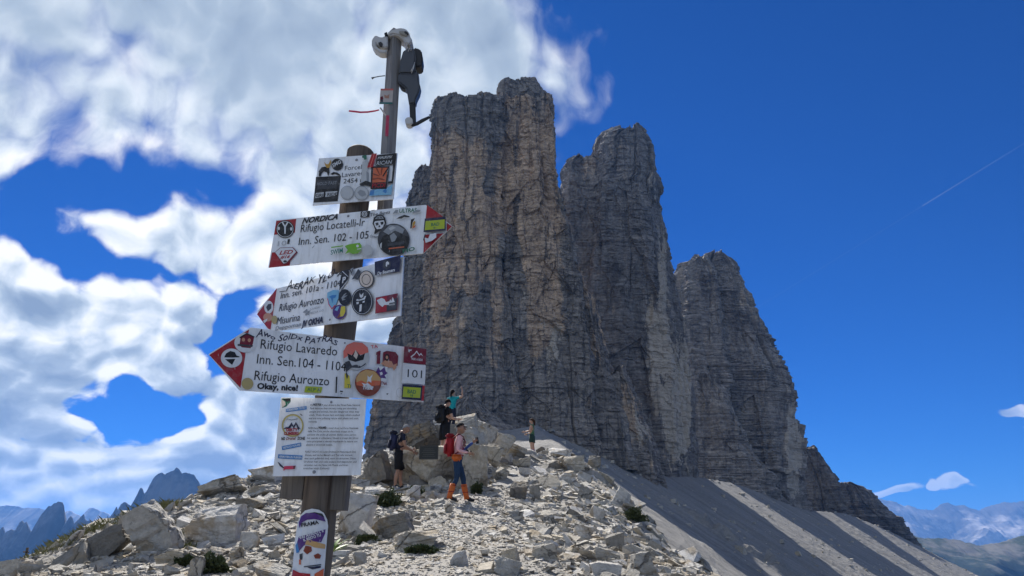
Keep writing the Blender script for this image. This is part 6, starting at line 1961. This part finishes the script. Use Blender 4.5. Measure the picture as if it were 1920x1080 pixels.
def pony(bm):
    ellipsoid(bm, (0, -0.115, 0.02), (0.035, 0.045, 0.04), None, 0, 10, 8)
    ellipsoid(bm, (0, -0.14, -0.09), (0.034, 0.036, 0.12), None, 0, 10, 8)


hair_cap(p3_, HM, DARKH, 0.0, 1.1, extra=pony)

# man in pink with red pack, orange gaiters and a camera
f4 = at(856, 941, 17.0)
J4, tr4 = pose(lean=0.03, knees=((0.03, 0), (0.06, 0)), stride=(0.26, -0.16), armL=((0.02, 0.14, -0.24), (-0.02, 0.36, -0.06)), armR=((0.06, -0.04, -0.29), (0.02, 0.20, -0.34)), boots=0.004)
p4_, HM = person('hiker in a pink shirt with orange gaiters holding up a phone on the path', f4, TO_RIGHT + 0.2, J4,
                 dict(top=PINK, legs_u=JEANS, legs_k=JEANS, legs_c=JEANS, legs_l=ORANGE, shoe=SHOE, sleeve=PINK, arm_uL=BLUE, arm_lL=BLUE, arm_uR=PINK, arm_lR=PINK, arm_u=PINK, arm_l=PINK, skin=M_SKIN2), (tr4(0, 0.05, 1.63), 0.05, 0.0), (('L', 1.2), ('R', 0.9)), 0.985)


def cap_brim(bm):
    r = bmesh.ops.create_circle(bm, cap_ends=True, radius=0.075, segments=16)
    for v in r['verts']:
        v.co = Vector((v.co.x * 1.0, 0.085 + v.co.y * 0.9, 0.052 - 0.12 * abs(v.co.x) - 0.05 * max(v.co.y, 0)))


hat = hair_cap(p4_, HM, BLACKC, 0.045, 0.2, 'cap', cap_brim, 1.2)
for s in 'LR':
    a = Vector(J4['calf' + s][0]); k = Vector(J4['ankle' + s][0])
    link('gaiter', tube_mesh('gaiter', [a + Vector((0, 0, 0.045)), a + Vector((0, 0, 0.035)), a.lerp(k, 0.35), a.lerp(k, 0.8), k + Vector((0, 0.01, -0.035))], [0.056, 0.066, 0.068, 0.058, 0.068], ORANGE, 16), p4_)
    for q in (0.0, 0.55):
        b_ = a.lerp(k, q)
        link('gaiter_strap', tube_mesh('gaiter_strap', [b_ + Vector((0, 0, 0.008)), b_ + Vector((0, 0, -0.008))], [0.0695, 0.0695], RED2, 16), p4_)
backpack(p4_, tr4, RED, RED2, 'red backpack on the hiker in the pink shirt', 1.0)
pouch = empty('hip_bag', f4, 'orange hip bag on the hiker in the pink shirt', 'bag')
pouch.rotation_euler = p4_.rotation_euler; pouch.scale = p4_.scale
rounded_box('bag_body', (0.09, 0.23, 0.15), Vector((0.165, -0.04, 0.95)), (0, 0.1, 0), ORANGE, pouch, 0.04)
rounded_box('flap', (0.095, 0.235, 0.05), Vector((0.168, -0.04, 1.005)), (0, 0.1, 0), cloth('orange_flap', (0.54, 0.12, 0.025), 0.6), pouch, 0.025)
link('belt', tube_mesh('belt', [Vector((0.16 * math.cos(a), 0.135 * math.sin(a), 1.02)) for a in np.linspace(0, 2 * math.pi, 21)], [0.014] * 21, RED2, 8, False, 0.4), pouch)
camr = empty('camera_body', f4, 'black camera slung at the waist of the hiker in the pink shirt', 'camera')
camr.name = 'slung_camera'
camr.rotation_euler = p4_.rotation_euler; camr.scale = p4_.scale
rounded_box('body', (0.13, 0.07, 0.095), Vector((0.06, 0.20, 1.10)), (0, 0, 0), BLACK2, camr, 0.012)
link('lens', tube_mesh('lens', [Vector((0.06, 0.22, 1.10)), Vector((0.06, 0.30, 1.09)), Vector((0.06, 0.31, 1.09))], [0.04, 0.042, 0.036], BLACK2, 16), camr)
link('strap', tube_mesh('strap', [tr4(-0.10, 0.03, 1.49), tr4(-0.02, 0.135, 1.38), tr4(0.06, 0.155, 1.25), Vector((0.11, 0.19, 1.13))], [0.02] * 4, BLACKC, 8, True, 0.35), camr)
ph = empty('phone', f4, 'phone held up by the hiker in the pink shirt', 'phone')
ph.rotation_euler = p4_.rotation_euler; ph.scale = p4_.scale
w4 = Vector(J4['wristL'][0])
rounded_box('body', (0.008, 0.07, 0.15), w4 + Vector((-0.01, 0.10, 0.05)), (0.2, 0, 0), BLACK2, ph, 0.004)

# woman in green on the crest
f5 = at(998, 857, 33.0)
J5, tr5 = pose(lean=-0.02, stride=(0.02, -0.04), armL=((0.05, 0.08, -0.25), (0.02, 0.30, -0.28)), armR=((0.05, 0.06, -0.26), (0.02, 0.28, -0.32)), female=True)
p5_, HM = person('woman in a green top and dark shorts standing on the right crest', f5, math.pi / 2 - 0.25, J5,
                 dict(top=GREEN, legs_u=DGREEN, legs_k=M_SKIN, legs_c=M_SKIN, legs_l=LILAC, shoe=SHOE, sleeve=M_SKIN, arm_u=M_SKIN, arm_l=M_SKIN, skin=M_SKIN), (tr5(0, 0.03, 1.63), 0.0, 0.0), (('L', 0.8), ('R', 0.8)), 0.96)
hair_cap(p5_, HM, BROWNH, 0.0, 1.1, extra=pony)
for s in 'LR':
    a = Vector(J5['hip' + s][0]); k = Vector(J5['knee' + s][0])
    link('shorts_leg', tube_mesh('shorts_leg', [a + Vector((0, 0, 0.06)), a.lerp(k, 0.35), a.lerp(k, 0.62)], [0.116, 0.116, 0.116], DGREEN, 16), p5_)

# ------------------------------------------------------------------ alpine plants
def leaf_mat(name, c1, c2):
    m = pbr(name, c1, 0.6, 0, 0.3)
    T, b = nodes_of(m)
    n = T.noise(T.n('ShaderNodeNewGeometry').outputs['Position'], scale=14, detail=3)
    T.put(b.inputs['Base Color'], T.mix(T.mapr(n, 0.3, 0.7), c1, c2))
    b.inputs['Subsurface Weight'].default_value = 0.0
    return m


M_GRASS = leaf_mat('dry_alpine_grass', (0.075, 0.095, 0.028), (0.22, 0.19, 0.08))
M_CUSH = leaf_mat('cushion_leaves', (0.035, 0.052, 0.02), (0.10, 0.115, 0.045))
M_BRIGHT = leaf_mat('fresh_leaves', (0.08, 0.17, 0.02), (0.17, 0.26, 0.04))
gr = np.random.RandomState(5)


def blades(centers, n, h, spread, width):
    V, F = [], []
    for (cx, cy, rx, ry, hh) in centers:
        for _ in range(n):
            a, r = gr.rand() * 6.283, math.sqrt(gr.rand())
            x, y = cx + rx * r * math.cos(a), cy + ry * r * math.sin(a)
            V.append((x, y))
            F.append((h * hh * (0.5 + 0.7 * gr.rand()), gr.rand() * 6.283, spread * gr.rand()))
    P = np.array(V); z = ground(P[:, 0], P[:, 1]) - 0.01
    VV, FF = [], []
    for (x, y), zz, (hh, a, s) in zip(V, z, F):
        dx, dy = math.cos(a), math.sin(a)
        b = len(VV)
        w = width * (0.7 + 0.6 * gr.rand())
        VV += [(x - dy * w, y + dx * w, zz), (x + dy * w, y - dx * w, zz), (x + dx * s * hh * 0.5 + dy * w * 0.7, y + dy * s * hh * 0.5 - dx * w * 0.7, zz + hh * 0.7), (x + dx * s * hh, y + dy * s * hh, zz + hh)]
        FF += [(b, b + 1, b + 2), (b, b + 2, b + 3)]
    return VV, FF


def pix_spot(px, py):
    D = ray_ground(px, py)
    if D is None: D = ray_ground(px, py + 14) or 15
    p = at(px, py, D)
    return p.x, p.y


spots = []
for px, py, r, hh in ((60, 1046, 0.35, 1), (75, 1040, 0.4, 1.1), (95, 1032, 0.4, 1.1), (112, 1022, 0.4, 1.2), (130, 1012, 0.45, 1.3), (150, 998, 0.45, 1.4), (168, 986, 0.5, 1.6), (186, 980, 0.5, 1.6), (205, 974, 0.5, 1.4), (225, 970, 0.4, 1.1), (285, 950, 0.35, 1.8), (298, 947, 0.35, 1.9), (308, 942, 0.3, 1.5),
                      (345, 1028, 0.16, 0.8), (352, 1005, 0.16, 0.9), (700, 905, 0.3, 1.0), (712, 902, 0.3, 1.0), (1170, 970, 0.2, 0.8), (1230, 990, 0.25, 0.7), (1290, 1030, 0.3, 0.8), (1330, 1055, 0.3, 0.8), (770, 1030, 0.14, 0.6), (1130, 955, 0.2, 0.8)):
    x, y = pix_spot(px, py)
    spots.append((x, y, r * 1.2, r, hh))
VV, FF = blades(spots, 120, 0.12, 1.1, 0.005)
me = mesh_np('grass', VV, FF, [M_GRASS])
link('grass', me, None, 'tufts of dry yellow-green grass along the stony edges', 'grass', kind='stuff')


def cushion(px, py, wp, hp, label, seed, mat=M_CUSH, leaf=0.045, n=3200):
    """Low dense plant: a twiggy base and a dome of small leaves."""
    D = ray_ground(px, py + hp * 0.45) or 14
    c = at(px, py + hp * 0.45, D)
    w, h = wp * D / FPX / 2 * 0.95, hp * D / FPX * 0.62
    r = np.random.RandomState(seed)
    d = r.normal(size=(n, 3)); d[:, 2] = np.abs(d[:, 2]); d /= np.linalg.norm(d, axis=1)[:, None]
    lump = 0.45 + 0.85 * vnoise(d[:, 0] * 3 + seed, d[:, 1] * 3, d[:, 2] * 3, seed)
    rad = lump * (0.35 + 0.65 * r.rand(n) ** 0.5)
    P = d * np.array([w, w * 0.8, h]) * rad[:, None]
    VV, FF = [], []
    for p, dd in zip(P, d):
        t = Vector(dd + r.normal(size=3) * 0.5).normalized()
        sdir = t.cross(Vector(r.normal(size=3))).normalized()
        L = leaf * (0.6 + 0.8 * r.rand())
        p = Vector(p); b = len(VV)
        VV += [tuple(p), tuple(p + t * L * 0.5 + sdir * L * 0.32), tuple(p + t * L), tuple(p + t * L * 0.5 - sdir * L * 0.32)]
        FF.append((b, b + 1, b + 2, b + 3))
    root = empty('cushion_plant', c, label, 'plant', 'low plants among the stones')
    fo = link('foliage', mesh_np('foliage', VV, FF, [mat]), root)
    for k in range(5):
        a = k * 1.3 + seed
        tip = Vector((math.cos(a) * w * 0.45, math.sin(a) * w * 0.4, h * 0.35))
        link('stem', tube_mesh('stem', [Vector((0, 0, -0.03)), tip * 0.5 + Vector((0, 0, 0.02)), tip], [0.008, 0.006, 0.003], M_POST, 6), root)
    return root


cushion(722, 932, 66, 44, 'large dark cushion plant below the standing navy hiker', 1, leaf=0.055, n=4200)
cushion(778, 918, 40, 26, 'small dark plant at the path edge below the plaque', 2)
cushion(395, 1054, 66, 40, 'dark green cushion plant at the bottom left between white stones', 3)
cushion(345, 1050, 34, 24, 'small green cushion plant beside the grey block at the left', 4)
cushion(688, 1010, 40, 26, 'dark plant in the shade of the upright grey-white slab', 5)
cushion(790, 1030, 60, 16, 'low green plant along the front of the large pale flagstone', 6)
cushion(1190, 962, 44, 34, 'dark cushion plant near the edge of the right slope', 8)
cushion(893, 912, 22, 34, 'dark plant in the gap right of the memorial outcrop', 11)

# leafy plant at the foot of the post
x, y = pix_spot(628, 1030)
D = 9.5
c0 = at(622, 1036, D)
lp = empty('leafy_plant', c0, 'bright green broad-leaved plant growing beside the foot of the post', 'plant')
for k in range(16):
    a = k * 2.4
    el_ = 0.5 + 0.9 * ((k * 7) % 10) / 10
    L = 0.20 + 0.10 * ((k * 3) % 5) / 5
    pts, w_l = [], [0.004, 0.018, 0.026, 0.02, 0.003]
    VV, FF = [], []
    for i in range(5):
        t = i / 4
        r_ = L * t * math.cos(el_ * (1 - 0.35 * t)); z_ = L * t * math.sin(el_ * (1 - 0.4 * t))
        p = Vector((math.cos(a) * r_, math.sin(a) * r_, z_)); s_ = Vector((-math.sin(a), math.cos(a), 0)) * w_l[i]
        VV += [tuple(p - s_), tuple(p + Vector((0, 0, -w_l[i] * 0.3))), tuple(p + s_)]
    for i in range(4):
        b = i * 3
        FF += [(b, b + 1, b + 4, b + 3), (b + 1, b + 2, b + 5, b + 4)]
    me = bpy.data.meshes.new('leaf'); me.from_pydata(VV, [], FF); me.materials.append(M_BRIGHT)
    for p in me.polygons: p.use_smooth = True
    link('leaf', me, lp)

# thin wooden cross far down on the left edge
cD = 30.0
cr0 = at(46, 1056, cD)
crs = empty('wooden_cross', cr0, 'tiny thin wooden cross at the far left edge below the spires', 'cross')
link('upright', box_mesh('upright', (0.07, 0.07, 0.62), M_POST, 0.005, Matrix.Translation((0, 0, 0.25))), crs)
link('crossbar', box_mesh('crossbar', (0.22, 0.05, 0.05), M_POST, 0.005, Matrix.Translation((-0.02, -0.01, 0.40)) @ Matrix.Rotation(0.1, 4, 'Y')), crs)

# ------------------------------------------------------------------ mountain air
bm = bmesh.new()
bmesh.ops.create_cube(bm, size=1.0)
bmesh.ops.scale(bm, vec=(46000, 37000, 2750), verts=bm.verts)
bmesh.ops.translate(bm, vec=(0, 8500, -2000 + 1375), verts=bm.verts)
me = bpy.data.meshes.new('haze')
bm.to_mesh(me); bm.free()
mh = bpy.data.materials.new('mountain_air')
mh.use_nodes = True
T = NT(mh.node_tree)
pv = T.n('ShaderNodeVolumePrincipled')
pv.inputs['Color'].default_value = (0.13, 0.36, 0.92, 1)
pv.inputs['Density'].default_value = 0.00006
pv.inputs['Anisotropy'].default_value = 0.2
ou = T.n('ShaderNodeOutputMaterial')
T.t.links.new(pv.outputs[0], ou.inputs['Volume'])
me.materials.append(mh)
link('haze', me, None, 'thin blue mountain air over the whole view', 'haze', kind='stuff')
